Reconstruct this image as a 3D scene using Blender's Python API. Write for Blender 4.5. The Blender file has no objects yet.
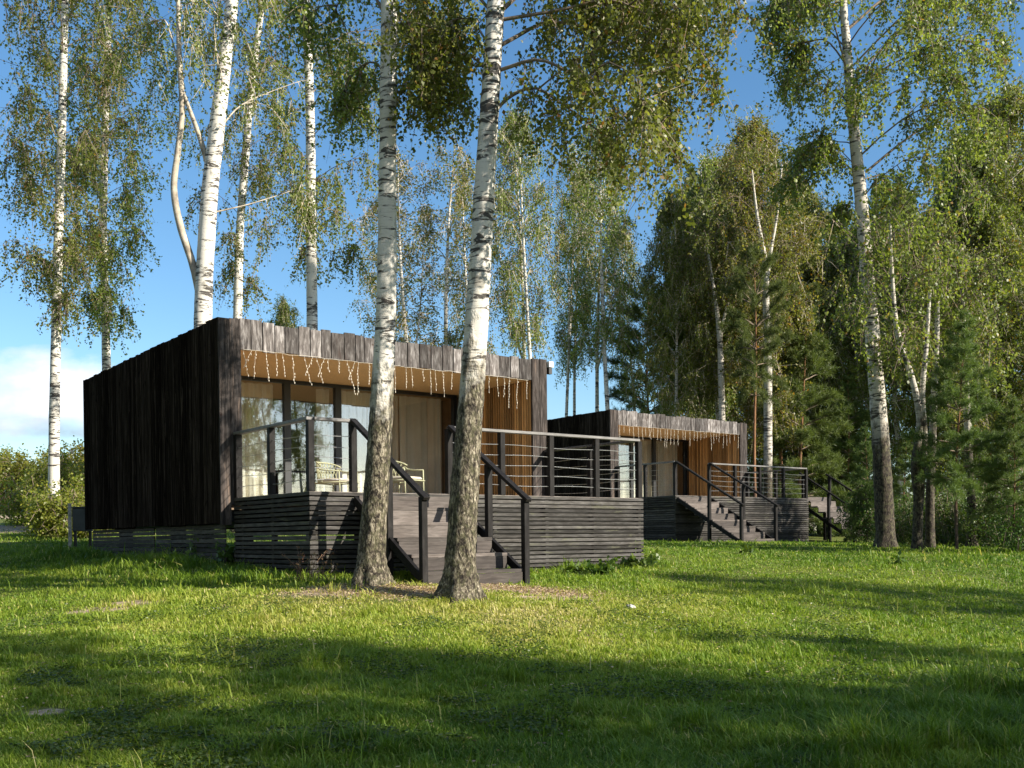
import bpy, math, random
import numpy as np
from mathutils import Matrix, Vector

rng = np.random.default_rng(7)
random.seed(7)
SC = bpy.context.scene
COL = SC.collection

# ------------------------------------------------------------------ camera
F, HY, ROLL, PITCH = 1053.74, 552.14, math.radians(0.578), math.radians(-0.745)
R_ = Vector((1, 0, 0)); FW = Vector((0, math.cos(PITCH), math.sin(PITCH))); UP = R_.cross(FW)
cx = math.cos(ROLL) * R_ - math.sin(ROLL) * UP
cy = math.sin(ROLL) * R_ + math.cos(ROLL) * UP
cam = bpy.data.cameras.new('camera')
cam.sensor_width = 36; cam.lens = 36 * F / 1024
cam.shift_y = (HY - 384) / 1024
cam.clip_start = 0.05; cam.clip_end = 3000
co = bpy.data.objects.new('camera', cam); COL.objects.link(co)
M = Matrix((cx, cy, -FW)).transposed().to_4x4()
co.matrix_world = M
SC.camera = co

def at(px, py, Y):
    a2 = (px - 512) / F; b2 = (HY - py) / F
    c, s = math.cos(ROLL), math.sin(ROLL)
    a = a2 * c + b2 * s; b = -a2 * s + b2 * c
    ct, st = math.cos(PITCH), math.sin(PITCH)
    y = ct - st * b; z = st + ct * b
    return np.array([a * Y / y, Y, z * Y / y])

# ------------------------------------------------------------------ terrain height
GP = [(455, 602, 11.4), (370, 580, 12.3), (310, 578, 13.3), (428, 590, 12.4), (526, 586, 13.3), (641, 563, 16.95),
      (85, 555, 20.5), (180, 557, 17.5), (755, 543.5, 27.5), (809, 543, 32.7), (885, 547, 22), (952, 553, 20),
      (1024, 560, 18), (690, 541, 30), (512, 768, 5.2), (0, 768, 5.2), (1024, 768, 5.2), (1024, 628, 11),
      (0, 605, 12.6), (0, 545, 23), (0, 531, 30), (60, 523, 32), (30, 524, 34), (0, 515, 48)]
gpt = [tuple(at(*g)) for g in GP]
gpt += [(0, -4, -1.35), (-14, 0, -1.3), (14, 0, -1.35), (0, -40, -2.2), (-40, -30, -1.8), (45, -30, -2.2), (30, 18, -0.6), (50, 10, -1.0),
        (-60, 20, 0.2), (-30, 40, 0.9), (-40, 90, 2.2), (0, 90, 0.8), (50, 90, 0.2), (20, 45, -0.1), (-5, 27, -0.05), (60, 50, -0.3), (-90, 60, 2.0), (-110, -60, -1.0), (110, -60, -2.0), (110, 90, 0.0), (0, 130, 1.0)]
gpt = np.array(gpt)
def _tps(d2):
    return 0.5 * d2 * np.log(d2 + 1e-9)
_n = len(gpt)
_d2 = ((gpt[:, None, :2] - gpt[None, :, :2]) ** 2).sum(-1)
_A = np.zeros((_n + 3, _n + 3)); _A[:_n, :_n] = _tps(_d2) + np.eye(_n) * 3.0
_A[:_n, _n] = 1; _A[:_n, _n + 1:] = gpt[:, :2]; _A[_n, :_n] = 1; _A[_n + 1:, :_n] = gpt[:, :2].T
_W = np.linalg.solve(_A, np.concatenate([gpt[:, 2], np.zeros(3)]))
def hgt(x, y):
    x = np.asarray(x, float); y = np.asarray(y, float)
    sh = x.shape; x = np.clip(x.ravel(), -110, 110); y = np.clip(y.ravel(), -60, 130)
    z = np.empty(len(x))
    for i in range(0, len(x), 50000):
        xx, yy = x[i:i + 50000], y[i:i + 50000]
        d2 = (xx[:, None] - gpt[None, :, 0]) ** 2 + (yy[:, None] - gpt[None, :, 1]) ** 2
        z[i:i + 50000] = _tps(d2) @ _W[:_n] + _W[_n] + _W[_n + 1] * xx + _W[_n + 2] * yy
    z = z + 0.018 * np.sin(x * 1.7 + 0.6 * np.sin(y * 1.3)) * np.sin(y * 1.9) + 0.03 * np.sin(x * 0.6 + 1) * np.sin(y * 0.7)
    return z.reshape(sh)
def hz(x, y):
    return float(hgt(np.array([x]), np.array([y]))[0])

# ------------------------------------------------------------------ node helpers
class NT:
    def __init__(s, name):
        s.m = bpy.data.materials.new(name); s.m.use_nodes = True
        s.t = s.m.node_tree; s.t.nodes.clear()
        s.out = s.t.nodes.new('ShaderNodeOutputMaterial')
    def n(s, kind, **kw):
        nd = s.t.nodes.new(kind)
        for k, v in kw.items():
            if k.startswith('i_'):
                nd.inputs[k[2:].replace('_', ' ')].default_value = v
            elif k[0] == 'j' and k[1:].isdigit():
                nd.inputs[int(k[1:])].default_value = v
            else:
                setattr(nd, k, v)
        return nd
    def l(s, a, b):
        s.t.links.new(a, b)
    def coord(s, out='Object', scale=(1, 1, 1)):
        tc = s.n('ShaderNodeTexCoord'); mp = s.n('ShaderNodeMapping'); mp.inputs['Scale'].default_value = scale
        s.l(tc.outputs[out], mp.inputs['Vector']); return mp.outputs['Vector']
    def noise(s, vec, scale, detail=4, rough=0.55, dist=0.0):
        nd = s.n('ShaderNodeTexNoise'); nd.inputs['Scale'].default_value = scale; nd.inputs['Detail'].default_value = detail
        nd.inputs['Roughness'].default_value = rough; nd.inputs['Distortion'].default_value = dist
        if vec is not None: s.l(vec, nd.inputs['Vector'])
        return nd.outputs['Fac']
    def ramp(s, fac, stops, interp='LINEAR'):
        nd = s.n('ShaderNodeValToRGB'); cr = nd.color_ramp; cr.interpolation = interp
        while len(cr.elements) < len(stops): cr.elements.new(0.5)
        for e, (p, c) in zip(cr.elements, stops):
            e.position = p; e.color = (c[0], c[1], c[2], 1) if hasattr(c, '__len__') else (c, c, c, 1)
        s.l(fac, nd.inputs['Fac']); return nd.outputs['Color']
    def mix(s, fac, a, b, mode='MIX'):
        nd = s.n('ShaderNodeMix', data_type='RGBA', blend_type=mode)
        for v, i in ((fac, 0), (a, 6), (b, 7)):
            if isinstance(v, bpy.types.NodeSocket): s.l(v, nd.inputs[i])
            elif hasattr(v, '__len__'): nd.inputs[i].default_value = (*v, 1)
            else: nd.inputs[i].default_value = v if i == 0 else (v, v, v, 1)
        return nd.outputs[2]
    def math(s, op, a, b=0.0, clamp=False):
        nd = s.n('ShaderNodeMath', operation=op, use_clamp=clamp)
        for v, i in ((a, 0), (b, 1)):
            if isinstance(v, bpy.types.NodeSocket): s.l(v, nd.inputs[i])
            else: nd.inputs[i].default_value = v
        return nd.outputs[0]
    def bump(s, h, strength=0.4, dist=0.01):
        nd = s.n('ShaderNodeBump'); nd.inputs['Strength'].default_value = strength; nd.inputs['Distance'].default_value = dist
        s.l(h, nd.inputs['Height']); return nd.outputs['Normal']
    def pbr(s, col, rough=0.7, normal=None, spec=0.4, metal=0.0):
        p = s.n('ShaderNodeBsdfPrincipled')
        for v, k in ((col, 'Base Color'), (rough, 'Roughness'), (spec, 'Specular IOR Level'), (metal, 'Metallic')):
            if isinstance(v, bpy.types.NodeSocket): s.l(v, p.inputs[k])
            elif hasattr(v, '__len__'): p.inputs[k].default_value = (*v, 1)
            else: p.inputs[k].default_value = v
        if normal is not None: s.l(normal, p.inputs['Normal'])
        return p.outputs[0]
    def done(s, sh):
        s.l(sh, s.out.inputs['Surface']); return s.m

def wood(name, cols, stretch, rough=0.75, grain=0.5, knots=None, spec=0.3, wear=None):
    t = NT(name)
    geo = t.n('ShaderNodeNewGeometry'); ri = geo.outputs['Random Per Island']
    tc = t.n('ShaderNodeTexCoord')
    off = t.n('ShaderNodeVectorMath', operation='ADD')
    sc = t.n('ShaderNodeVectorMath', operation='SCALE'); sc.inputs[0].default_value = (13.1, 7.7, 5.3)
    t.l(ri, sc.inputs['Scale']); t.l(tc.outputs['Object'], off.inputs[0]); t.l(sc.outputs[0], off.inputs[1])
    mp = t.n('ShaderNodeMapping'); mp.inputs['Scale'].default_value = stretch; t.l(off.outputs[0], mp.inputs['Vector'])
    g = t.noise(mp.outputs['Vector'], 4, 6, 0.65, 0.4)
    g2 = t.noise(off.outputs[0], 2.2, 3, 0.5)
    c = t.ramp(g, [(0.25, cols[0]), (0.5, cols[1]), (0.75, cols[2])])
    v = t.ramp(ri, [(0.0, 0.45), (1.0, 1.5)])
    c = t.mix(1.0, c, v, 'MULTIPLY')
    c = t.mix(t.ramp(g2, [(0.35, 0.0), (0.75, 0.55)]), c, t.mix(1.0, c, (0.55, 0.5, 0.47), 'MULTIPLY'))
    if knots:
        w = t.noise(off.outputs[0], 7, 2, 0.5)
        c = t.mix(t.ramp(w, [(0.68, 0.0), (0.74, 0.7)]), c, knots)
    if wear:
        w = t.noise(mp.outputs['Vector'], 1.7, 7, 0.75, 0.5)
        c = t.mix(t.ramp(w, [(.56, 0.0), (.66, 0.75)]), c, wear)
    nb = t.bump(g, grain, 0.006)
    return t.done(t.pbr(c, rough, nb, spec))

def flat(name, col, rough=0.6, spec=0.4, metal=0.0, var=0.12, scale=6):
    t = NT(name)
    n = t.noise(t.coord(), scale, 4)
    lo = tuple(x * (1 - var * 2) for x in col); hi = tuple(min(1, x * (1 + var * 2)) for x in col)
    return t.done(t.pbr(t.ramp(n, [(0.3, lo), (0.7, hi)]), rough, None, spec, metal))

MAT = {}
MAT['charred'] = wood('charred_wood', [(.0065, .005, .0042), (.018, .014, .0115), (.055, .043, .035)], (9, 9, 0.5), 0.9, 0.8, (.003, .003, .003), 0.0, wear=(.12, .092, .072))
MAT['weathered'] = wood('weathered_wood', [(.024, .021, .02), (.13, .118, .112), (.39, .37, .36)], (6, 6, 1.1), 0.9, 0.9, (.05, .03, .022), 0.1, wear=(.06, .045, .04))
MAT['weathered_dark'] = wood('weathered_dark_wood', [(.010, .009, .0085), (.05, .043, .04), (.155, .135, .125)], (8, 8, 0.6), 0.9, 0.9, (.02, .012, .01), 0.08, wear=(.2, .15, .12))
MAT['slat'] = wood('black_stained_slats', [(.03, .028, .026), (.074, .07, .066), (.13, .123, .117)], (1.3, 1.3, 9), 0.7, 0.5, None, 0.04, wear=(.12, .12, .08))
MAT['rail'] = wood('black_stained_timber', [(.006, .0055, .0052), (.014, .013, .0125), (.028, .026, .025)], (3, 3, 1), 0.6, 0.4, None, 0.1)
MAT['railtop'] = wood('greyed_rail_timber', [(.06, .057, .055), (.13, .125, .12), (.2, .195, .185)], (1, 3, 6), 0.55, 0.4, None, 0.45)
MAT['stair'] = wood('stair_boards', [(.04, .033, .029), (.10, .085, .076), (.17, .147, .133)], (.8, 2, 8), 0.75, 0.5, (.06, .04, .035), 0.3)
MAT['deck'] = wood('deck_boards', [(.2, .175, .16), (.33, .29, .26), (.44, .4, .37)], (1, 6, 6), 0.75, 0.5, None, 0.2)
MAT['soffit'] = flat('ochre_soffit_board', (.74, .47, .20), 0.6, 0.3, 0, 0.06, 30)
MAT['ochre_slat'] = wood('ochre_slats', [(.38, .21, .08), (.53, .31, .125), (.65, .41, .18)], (5, 5, .6), 0.6, 0.3, None, 0.3)
MAT['backing'] = flat('dark_brown_backing', (.035, .015, .007), 0.8)
MAT['frame'] = flat('anthracite_frame', (.018, .02, .022), 0.4, 0.5, 0.0, 0.05)
MAT['curtain'] = flat('beige_curtain', (.86, .81, .71), 0.9, 0.1, 0, 0.05, 3)
MAT['room'] = flat('room_plaster', (.22, .16, .11), 0.85, 0.2)
MAT['roof'] = flat('roof_felt', (.03, .03, .032), 0.9)
MAT['cable'] = flat('steel_cable', (.5, .5, .5), 0.35, 0.5, 0.6, 0.05)
MAT['bulb'] = flat('cream_bulb_wire', (.8, .74, .62), 0.5, 0.4, 0, 0.05)
MAT['rope'] = flat('cream_woven_rope', (.38, .38, .24), 0.7, 0.3, 0, 0.1, 40)
MAT['cushion'] = flat('pale_cushion', (.55, .5, .4), 0.9, 0.1, 0, 0.05)
MAT['white'] = flat('white_plastic', (.8, .8, .78), 0.4, 0.5, 0, 0.03)
MAT['black'] = flat('black_plastic', (.012, .012, .012), 0.4, 0.5, 0, 0.03)
MAT['greypanel'] = flat('grey_sheet_metal', (.07, .08, .085), 0.5, 0.4, 0.2, 0.1)
MAT['stone'] = flat('pale_stone', (.42, .4, .36), 0.9, 0.2, 0, 0.2, 20)
MAT['chimneytin'] = flat('lamp_metal', (.5, .5, .5), 0.4, 0.5, 0.8)

def glass_mat():
    t = NT('window_glass')
    fr = t.n('ShaderNodeLayerWeight'); fr.inputs['Blend'].default_value = 0.5
    k = t.math('ADD', t.math('MULTIPLY', t.math('POWER', fr.outputs['Facing'], 4.0), .8), 0.16, True)
    tr = t.n('ShaderNodeBsdfTransparent'); tr.inputs['Color'].default_value = (.90, .92, .91, 1)
    gl = t.n('ShaderNodeBsdfGlossy'); gl.inputs['Roughness'].default_value = 0.01; gl.inputs['Color'].default_value = (.95, .97, 1, 1)
    nb = t.bump(t.noise(t.coord(), 0.9, 1), 0.05, 0.02); t.l(nb, gl.inputs['Normal'])
    mx = t.n('ShaderNodeMixShader'); t.l(k, mx.inputs[0]); t.l(tr.outputs[0], mx.inputs[1]); t.l(gl.outputs[0], mx.inputs[2])
    return t.done(mx.outputs[0])
MAT['glass'] = glass_mat()

def leaf_mat(name, stops, trans=0.45, rough=0.42, spec=0.38):
    t = NT(name)
    at_ = t.n('ShaderNodeAttribute', attribute_name='tint')
    oi = t.n('ShaderNodeObjectInfo')
    c = t.ramp(at_.outputs['Fac'], stops)
    hv = t.n('ShaderNodeHueSaturation')
    t.l(t.math('ADD', t.math('MULTIPLY', oi.outputs['Random'], 0.035), 0.4825), hv.inputs['Hue'])
    t.l(t.math('ADD', t.math('MULTIPLY', oi.outputs['Random'], 0.3), 0.85), hv.inputs['Value'])
    t.l(c, hv.inputs['Color']); c = hv.outputs[0]
    p = t.pbr(c, rough, None, spec)
    tl = t.n('ShaderNodeBsdfTranslucent')
    t.l(t.mix(1.0, c, (1.7, 1.75, 0.75), 'MULTIPLY'), tl.inputs['Color'])
    mx = t.n('ShaderNodeMixShader'); mx.inputs[0].default_value = trans
    t.l(p, mx.inputs[1]); t.l(tl.outputs[0], mx.inputs[2])
    return t.done(mx.outputs[0])
MAT['birch_leaf'] = leaf_mat('birch_leaves', [(0, (.055, .08, .018)), (.5, (.15, .185, .042)), (.86, (.26, .29, .09)), (.93, (.24, .18, .04)), (1, (.28, .15, .03))])
MAT['birch_leaf_dry'] = leaf_mat('turning_birch_leaves', [(0, (.07, .09, .02)), (.4, (.15, .17, .04)), (.75, (.22, .20, .05)), (.9, (.22, .14, .03)), (1, (.3, .15, .03))])
MAT['needle'] = leaf_mat('pine_needles', [(0, (.05, .08, .025)), (.6, (.115, .155, .042)), (1, (.19, .23, .065))], 0.28, 0.5, 0.3)
MAT['bush_leaf'] = leaf_mat('bush_leaves', [(0, (.09, .12, .02)), (.5, (.19, .21, .035)), (.9, (.30, .28, .05)), (1, (.34, .26, .06))])
MAT['weed_leaf'] = leaf_mat('weed_leaves', [(0, (.04, .08, .015)), (.6, (.075, .13, .022)), (1, (.12, .17, .035))], 0.3)
MAT['dry_stalk'] = leaf_mat('dry_stalks', [(0, (.10, .05, .03)), (.6, (.2, .12, .06)), (1, (.3, .22, .11))], 0.15)
MAT['litter'] = leaf_mat('fallen_leaf', [(0, (.16, .10, .06)), (.5, (.38, .28, .18)), (.85, (.52, .42, .26)), (1, (.6, .48, .14))], 0.1)

def birch_mat(name, near=True, zrough=1.9, seed=0.0, warm=(.74, .70, .62), c_lo=((.018, .014, .011), (.09, .073, .053), (.25, .215, .155), (.54, .475, .365))):
    """white bark with dark cross bands; the lower part of an old trunk is fissured grey-brown."""
    t = NT(name)
    tc = t.n('ShaderNodeTexCoord'); ov = tc.outputs['Object']
    sep = t.n('ShaderNodeSeparateXYZ'); t.l(ov, sep.inputs[0])
    def mp(scale, loc=(0, 0, 0)):
        m = t.n('ShaderNodeMapping'); m.inputs['Scale'].default_value = scale; m.inputs['Location'].default_value = (loc[0] + seed, loc[1] + seed * 2, loc[2] + seed * 3)
        t.l(ov, m.inputs['Vector']); return m.outputs['Vector']
    band = t.noise(mp((1.9, 1.9, 10)), 1.6, 6, 0.66, 0.9)
    fine = t.noise(mp((3, 3, 40)), 2.0, 3, 0.6)
    blot = t.noise(mp((2.5, 2.5, 1.6)), 1.7, 4, 0.6)
    tone = t.noise(mp((1.2, 1.2, .6)), 2.2, 3)
    c = t.mix(tone, warm, (warm[0] * .74, warm[1] * .74, warm[2] * .74))
    c = t.mix(t.ramp(fine, [(.60, 0.0), (.72, 0.55)]), c, (.22, .19, .16))
    c = t.mix(t.ramp(blot, [(.60, 0.0), (.66, 0.6)]), c, (.16, .145, .115))
    dens = t.noise(mp((.8, .8, 1.1)), 1.3, 3, .6)
    band = t.math('ADD', band, t.math('MULTIPLY', t.math('SUBTRACT', dens, .5), .34))
    c = t.mix(t.ramp(band, [(.54, 0.0), (.58, 0.95)]), c, (.04, .034, .03))
    # rough base
    fiss = t.math('ADD', t.math('MULTIPLY', t.noise(mp((6, 6, 2.6)), 2.4, 8, 0.8, 0.5), .62), t.math('MULTIPLY', t.noise(mp((1, 1, .55)), 48, 3, 0.6, 0.3), .38))
    fiss2 = t.noise(mp((5, 5, 4)), 3.5, 4, 0.6)
    wob = t.n('ShaderNodeTexNoise'); wob.inputs['Scale'].default_value = 7; wob.inputs['Detail'].default_value = 3; t.l(mp((1, 1, .6)), wob.inputs['Vector'])
    wv = t.n('ShaderNodeVectorMath', operation='MULTIPLY_ADD'); t.l(wob.outputs['Color'], wv.inputs[0]); wv.inputs[1].default_value = (1.1, 1.1, 1.1); t.l(mp((17, 17, 5.5)), wv.inputs[2])
    vor = t.n('ShaderNodeTexVoronoi', feature='DISTANCE_TO_EDGE'); vor.inputs['Scale'].default_value = 1.0; t.l(wv.outputs[0], vor.inputs['Vector'])
    crack = t.ramp(vor.outputs['Distance'], [(.02, 1.0), (.16, 0.0)])
    fiss = t.math('SUBTRACT', fiss, t.math('MULTIPLY', crack, .075))
    rb = t.ramp(fiss, [(.40, c_lo[0]), (.47, c_lo[1]), (.53, c_lo[2]), (.62, c_lo[3])])
    rb = t.mix(t.ramp(fiss2, [(.45, 0), (.65, .55)]), rb, (.14, .135, .07))
    edge = t.math('ADD', sep.outputs[2], t.math('MULTIPLY', t.math('SUBTRACT', blot, 0.5), 3.2))
    low = t.ramp(t.math('DIVIDE', edge, zrough), [(.75, 1.0), (1.05, 0.0)])
    c = t.mix(low, c, rb)
    h = t.math('ADD', t.math('MULTIPLY', t.math('MULTIPLY', fiss, low), 1.0), t.math('MULTIPLY', band, -0.15))
    nb = t.bump(h, 1.0 if near else 0.5, 0.05)
    return t.done(t.pbr(c, 0.75, nb, 0.25))
MAT['birch_near'] = birch_mat('birch_bark_fissured_base', True, 2.6, 1.3)
MAT['birch_near2'] = birch_mat('birch_bark_fissured_base_tall', True, 2.8, 4.1)
MAT['birch_far'] = birch_mat('birch_bark', False, 0.9, 2.7)
MAT['birch_dark'] = birch_mat('birch_bark_grey_base', False, 3.0, 6.1, (.60, .55, .47), ((.012, .009, .007), (.035, .026, .02), (.075, .058, .044), (.17, .135, .105)))
MAT['limb'] = flat('birch_limb_bark', (.20, .155, .115), 0.8, 0.2, 0, 0.25, 5)
MAT['limb_pale'] = flat('pale_limb_bark', (.42, .36, .28), 0.8, 0.2, 0, 0.25, 5)
def pine_bark():
    t = NT('pine_bark')
    tc = t.n('ShaderNodeTexCoord'); sep = t.n('ShaderNodeSeparateXYZ'); t.l(tc.outputs['Object'], sep.inputs[0])
    n = t.noise(t.coord('Object', (3, 3, 1)), 4, 5, .65)
    up = t.ramp(n, [(.3, (.12, .055, .028)), (.7, (.30, .16, .08))]); lo = t.ramp(n, [(.3, (.035, .025, .02)), (.7, (.14, .1, .075))])
    c = t.mix(t.ramp(t.math('DIVIDE', sep.outputs[2], 8.0), [(.15, 0), (.5, 1)]), lo, up)
    return t.done(t.pbr(c, .85, t.bump(n, .8, .02), .2))
MAT['pine_bark'] = pine_bark()

# ------------------------------------------------------------------ mesh helpers
def link(name, me, parent=None):
    o = bpy.data.objects.new(name, me); COL.objects.link(o)
    if parent is not None: o.parent = parent
    return o
def tag(o, label=None, cat=None, group=None, kind=None):
    if label: o['label'] = label
    if cat: o['category'] = cat
    if group: o['group'] = group
    if kind: o['kind'] = kind
    return o
def empty(name, loc, rz=0, label=None, cat=None, group=None):
    o = bpy.data.objects.new(name, None); COL.objects.link(o)
    o.location = loc; o.rotation_euler = (0, 0, rz); o.empty_display_size = 0.3
    return tag(o, label, cat, group)
def copy_tree(o, parent=None):
    c = o.copy(); COL.objects.link(c); c.parent = parent
    for ch in list(o.children): copy_tree(ch, c)
    return c

class MB:
    def __init__(s): s.v = []; s.f = []
    def box(s, x0, x1, y0, y1, z0, z1, jit=0.0):
        b = len(s.v)
        for z in (z0, z1):
            for x, y in ((x0, y0), (x1, y0), (x1, y1), (x0, y1)):
                s.v.append((x + random.uniform(-jit, jit), y + random.uniform(-jit, jit), z + random.uniform(-jit, jit)))
        s.f += [tuple(b + i for i in q) for q in ((3, 2, 1, 0), (4, 5, 6, 7), (0, 1, 5, 4), (1, 2, 6, 5), (2, 3, 7, 6), (3, 0, 4, 7))]
        return s
    def bar(s, p, q, w, h, up=(0, 0, 1), square_to=None):
        p = Vector(p); q = Vector(q); d = (q - p).normalized(); upv = Vector(up)
        side = d.cross(upv).normalized(); u2 = side.cross(d).normalized()
        b = len(s.v)
        for c in (p, q):
            for a, e in ((-1, -1), (1, -1), (1, 1), (-1, 1)):
                s.v.append(tuple(c + side * (a * w / 2) + u2 * (e * h / 2)))
        s.f += [tuple(b + i for i in k) for k in ((3, 2, 1, 0), (4, 5, 6, 7), (0, 1, 5, 4), (1, 2, 6, 5), (2, 3, 7, 6), (3, 0, 4, 7))]
        return s
    def tube(s, pts, r, seg=8, cap=True):
        pts = [Vector(p) for p in pts]; n = len(pts)
        rs = r if hasattr(r, '__len__') else [r] * n
        b = len(s.v); ref = Vector((0.31, 0.17, 0.93))
        for i, p in enumerate(pts):
            d = (pts[min(i + 1, n - 1)] - pts[max(i - 1, 0)]).normalized()
            a = d.cross(ref)
            if a.length < 0.05: a = d.cross(Vector((1, 0, 0)))
            a.normalize(); c = d.cross(a)
            for k in range(seg):
                t = 2 * math.pi * k / seg
                s.v.append(tuple(p + (a * math.cos(t) + c * math.sin(t)) * rs[i]))
        for i in range(n - 1):
            for k in range(seg):
                k2 = (k + 1) % seg
                s.f.append((b + i * seg + k, b + i * seg + k2, b + (i + 1) * seg + k2, b + (i + 1) * seg + k))
        if cap:
            s.f.append(tuple(b + k for k in range(seg))[::-1]); s.f.append(tuple(b + (n - 1) * seg + k for k in range(seg)))
        return s
    def build(s, name, mat, parent=None, smooth=False, bevel=0.0):
        me = bpy.data.meshes.new(name); me.from_pydata(s.v, [], s.f); me.update()
        me.materials.append(mat)
        if smooth: me.polygons.foreach_set('use_smooth', [True] * len(me.polygons))
        o = link(name, me, parent)
        if bevel:
            m = o.modifiers.new('bevel', 'BEVEL'); m.width = bevel; m.segments = 1; m.limit_method = 'ANGLE'
        return o

def np_mesh(name, V, polys, mat, tint=None, smooth=False):
    """polys: (n,k) int array, all faces with k corners."""
    me = bpy.data.meshes.new(name)
    n, k = polys.shape
    me.vertices.add(len(V)); me.vertices.foreach_set('co', np.ascontiguousarray(V, dtype=np.float32).ravel())
    me.loops.add(n * k); me.loops.foreach_set('vertex_index', np.ascontiguousarray(polys, dtype=np.int32).ravel())
    me.polygons.add(n); me.polygons.foreach_set('loop_start', np.arange(0, n * k, k, dtype=np.int32))
    if smooth: me.polygons.foreach_set('use_smooth', np.ones(n, dtype=bool))
    if tint is not None:
        a = me.attributes.new('tint', 'FLOAT', 'POINT'); a.data.foreach_set('value', np.ascontiguousarray(tint, dtype=np.float32))
    me.update(calc_edges=True); me.materials.append(mat)
    return me

def unit(a):
    return a / (np.linalg.norm(a, axis=-1, keepdims=True) + 1e-9)

def leaf_quads(P, size, r, width=0.72, down=0.35):
    n = len(P)
    ax = r.normal(size=(n, 3)); ax[:, 2] -= down * 2.0; ax = unit(ax)
    sd = unit(np.cross(ax, r.normal(size=(n, 3))))
    L = (size * r.uniform(0.65, 1.25, n))[:, None]
    V = np.stack([P - ax * L * .5, P + sd * L * width * .5 - ax * L * .08, P + ax * L * .5, P - sd * L * width * .5 - ax * L * .08], 1)
    return V.reshape(-1, 3), np.arange(n * 4).reshape(n, 4)

def ribbons(S, E, w, r):
    d = unit(E - S); sd = unit(np.cross(d, r.normal(size=S.shape))) * w
    V = np.stack([S - sd, S + sd, E + sd * .3, E - sd * .3], 1).reshape(-1, 3)
    return V, np.arange(len(S) * 4).reshape(-1, 4)

def catmull(P, n):
    P = np.asarray(P, float); m = len(P)
    if m == 2: return P[0] + (P[1] - P[0]) * np.linspace(0, 1, n)[:, None]
    Q = np.vstack([2 * P[0] - P[1], P, 2 * P[-1] - P[-2]])
    t = np.linspace(0, m - 1, n); i = np.minimum(t.astype(int), m - 2); u = (t - i)[:, None]
    p0, p1, p2, p3 = Q[i], Q[i + 1], Q[i + 2], Q[i + 3]
    return .5 * (2 * p1 + (p2 - p0) * u + (2 * p0 - 5 * p1 + 4 * p2 - p3) * u ** 2 + (3 * p1 - p0 - 3 * p2 + p3) * u ** 3)

def tube_np(P, R, seg, r=None, rough=0.0, flare=None):
    """tube along points with radius list; returns V, quads"""
    n = len(P); d = unit(np.gradient(P, axis=0))
    ref = np.array([0.93, 0.21, 0.13]); a = unit(np.cross(d, np.broadcast_to(ref, d.shape))); b = np.cross(d, a)
    th = np.linspace(0, 2 * np.pi, seg, endpoint=False)
    rad = np.repeat(np.asarray(R)[:, None], seg, 1)
    if rough and r is not None:
        ph = r.uniform(0, 6.28, 6); zz = np.arange(n)[:, None] * 0.35
        w = (np.sin(3 * th + ph[0] + zz * .3) + .7 * np.sin(5 * th + ph[1] - zz * .5) + .5 * np.sin(2 * th + ph[2] + zz * .8) + .5 * np.sin(9 * th + ph[3] + zz * 1.7))
        rad = rad * (1 + rough * w / 2.0 + rough * .5 * r.normal(size=rad.shape))
        if flare is not None:
            k = np.clip(1 - (P[:, 2] - P[0, 2] - .1) / flare, 0, 1)[:, None] ** 2.2
            rad = rad * (1 + k * (0.22 + 0.30 * np.clip(np.sin(4 * th + ph[4]) + .6 * np.sin(7 * th + ph[5]), -.6, 1.4)))
    V = P[:, None, :] + rad[:, :, None] * (np.cos(th)[None, :, None] * a[:, None, :] + np.sin(th)[None, :, None] * b[:, None, :])
    i = np.arange(n - 1)[:, None] * seg; k = np.arange(seg)[None, :]; k2 = (k + 1) % seg
    Q = np.stack([i + k, i + k2, i + seg + k2, i + seg + k], -1).reshape(-1, 4)
    return V.reshape(-1, 3), Q

class Acc:
    def __init__(s): s.V = []; s.Q = []; s.T = []; s.n = 0
    def add(s, V, Q, T=None):
        s.V.append(V); s.Q.append(Q + s.n); s.n += len(V)
        s.T.append(np.zeros(len(V)) if T is None else (np.full(len(V), T) if np.isscalar(T) else T))
    def mesh(s, name, mat, tint=False, smooth=False):
        return np_mesh(name, np.vstack(s.V), np.vstack(s.Q), mat, np.concatenate(s.T) if tint else None, smooth)

# ------------------------------------------------------------------ trees
def limb_curve(p0, az, L, rise, droop, r, n=7):
    s = np.linspace(0, 1, n)
    h = np.array([math.cos(az), math.sin(az)])
    bend = r.normal(0, .18) ; ax = az + bend * s
    xy = np.cumsum(np.stack([np.cos(ax), np.sin(ax)], 1) * (L / (n - 1)) * (np.r_[0, np.ones(n - 1)])[:, None], 0)
    z = L * (rise * s - droop * s ** 2.2) + r.normal(0, .02 * L, n) * s
    return np.c_[p0[0] + xy[:, 0], p0[1] + xy[:, 1], p0[2] + z]

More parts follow.
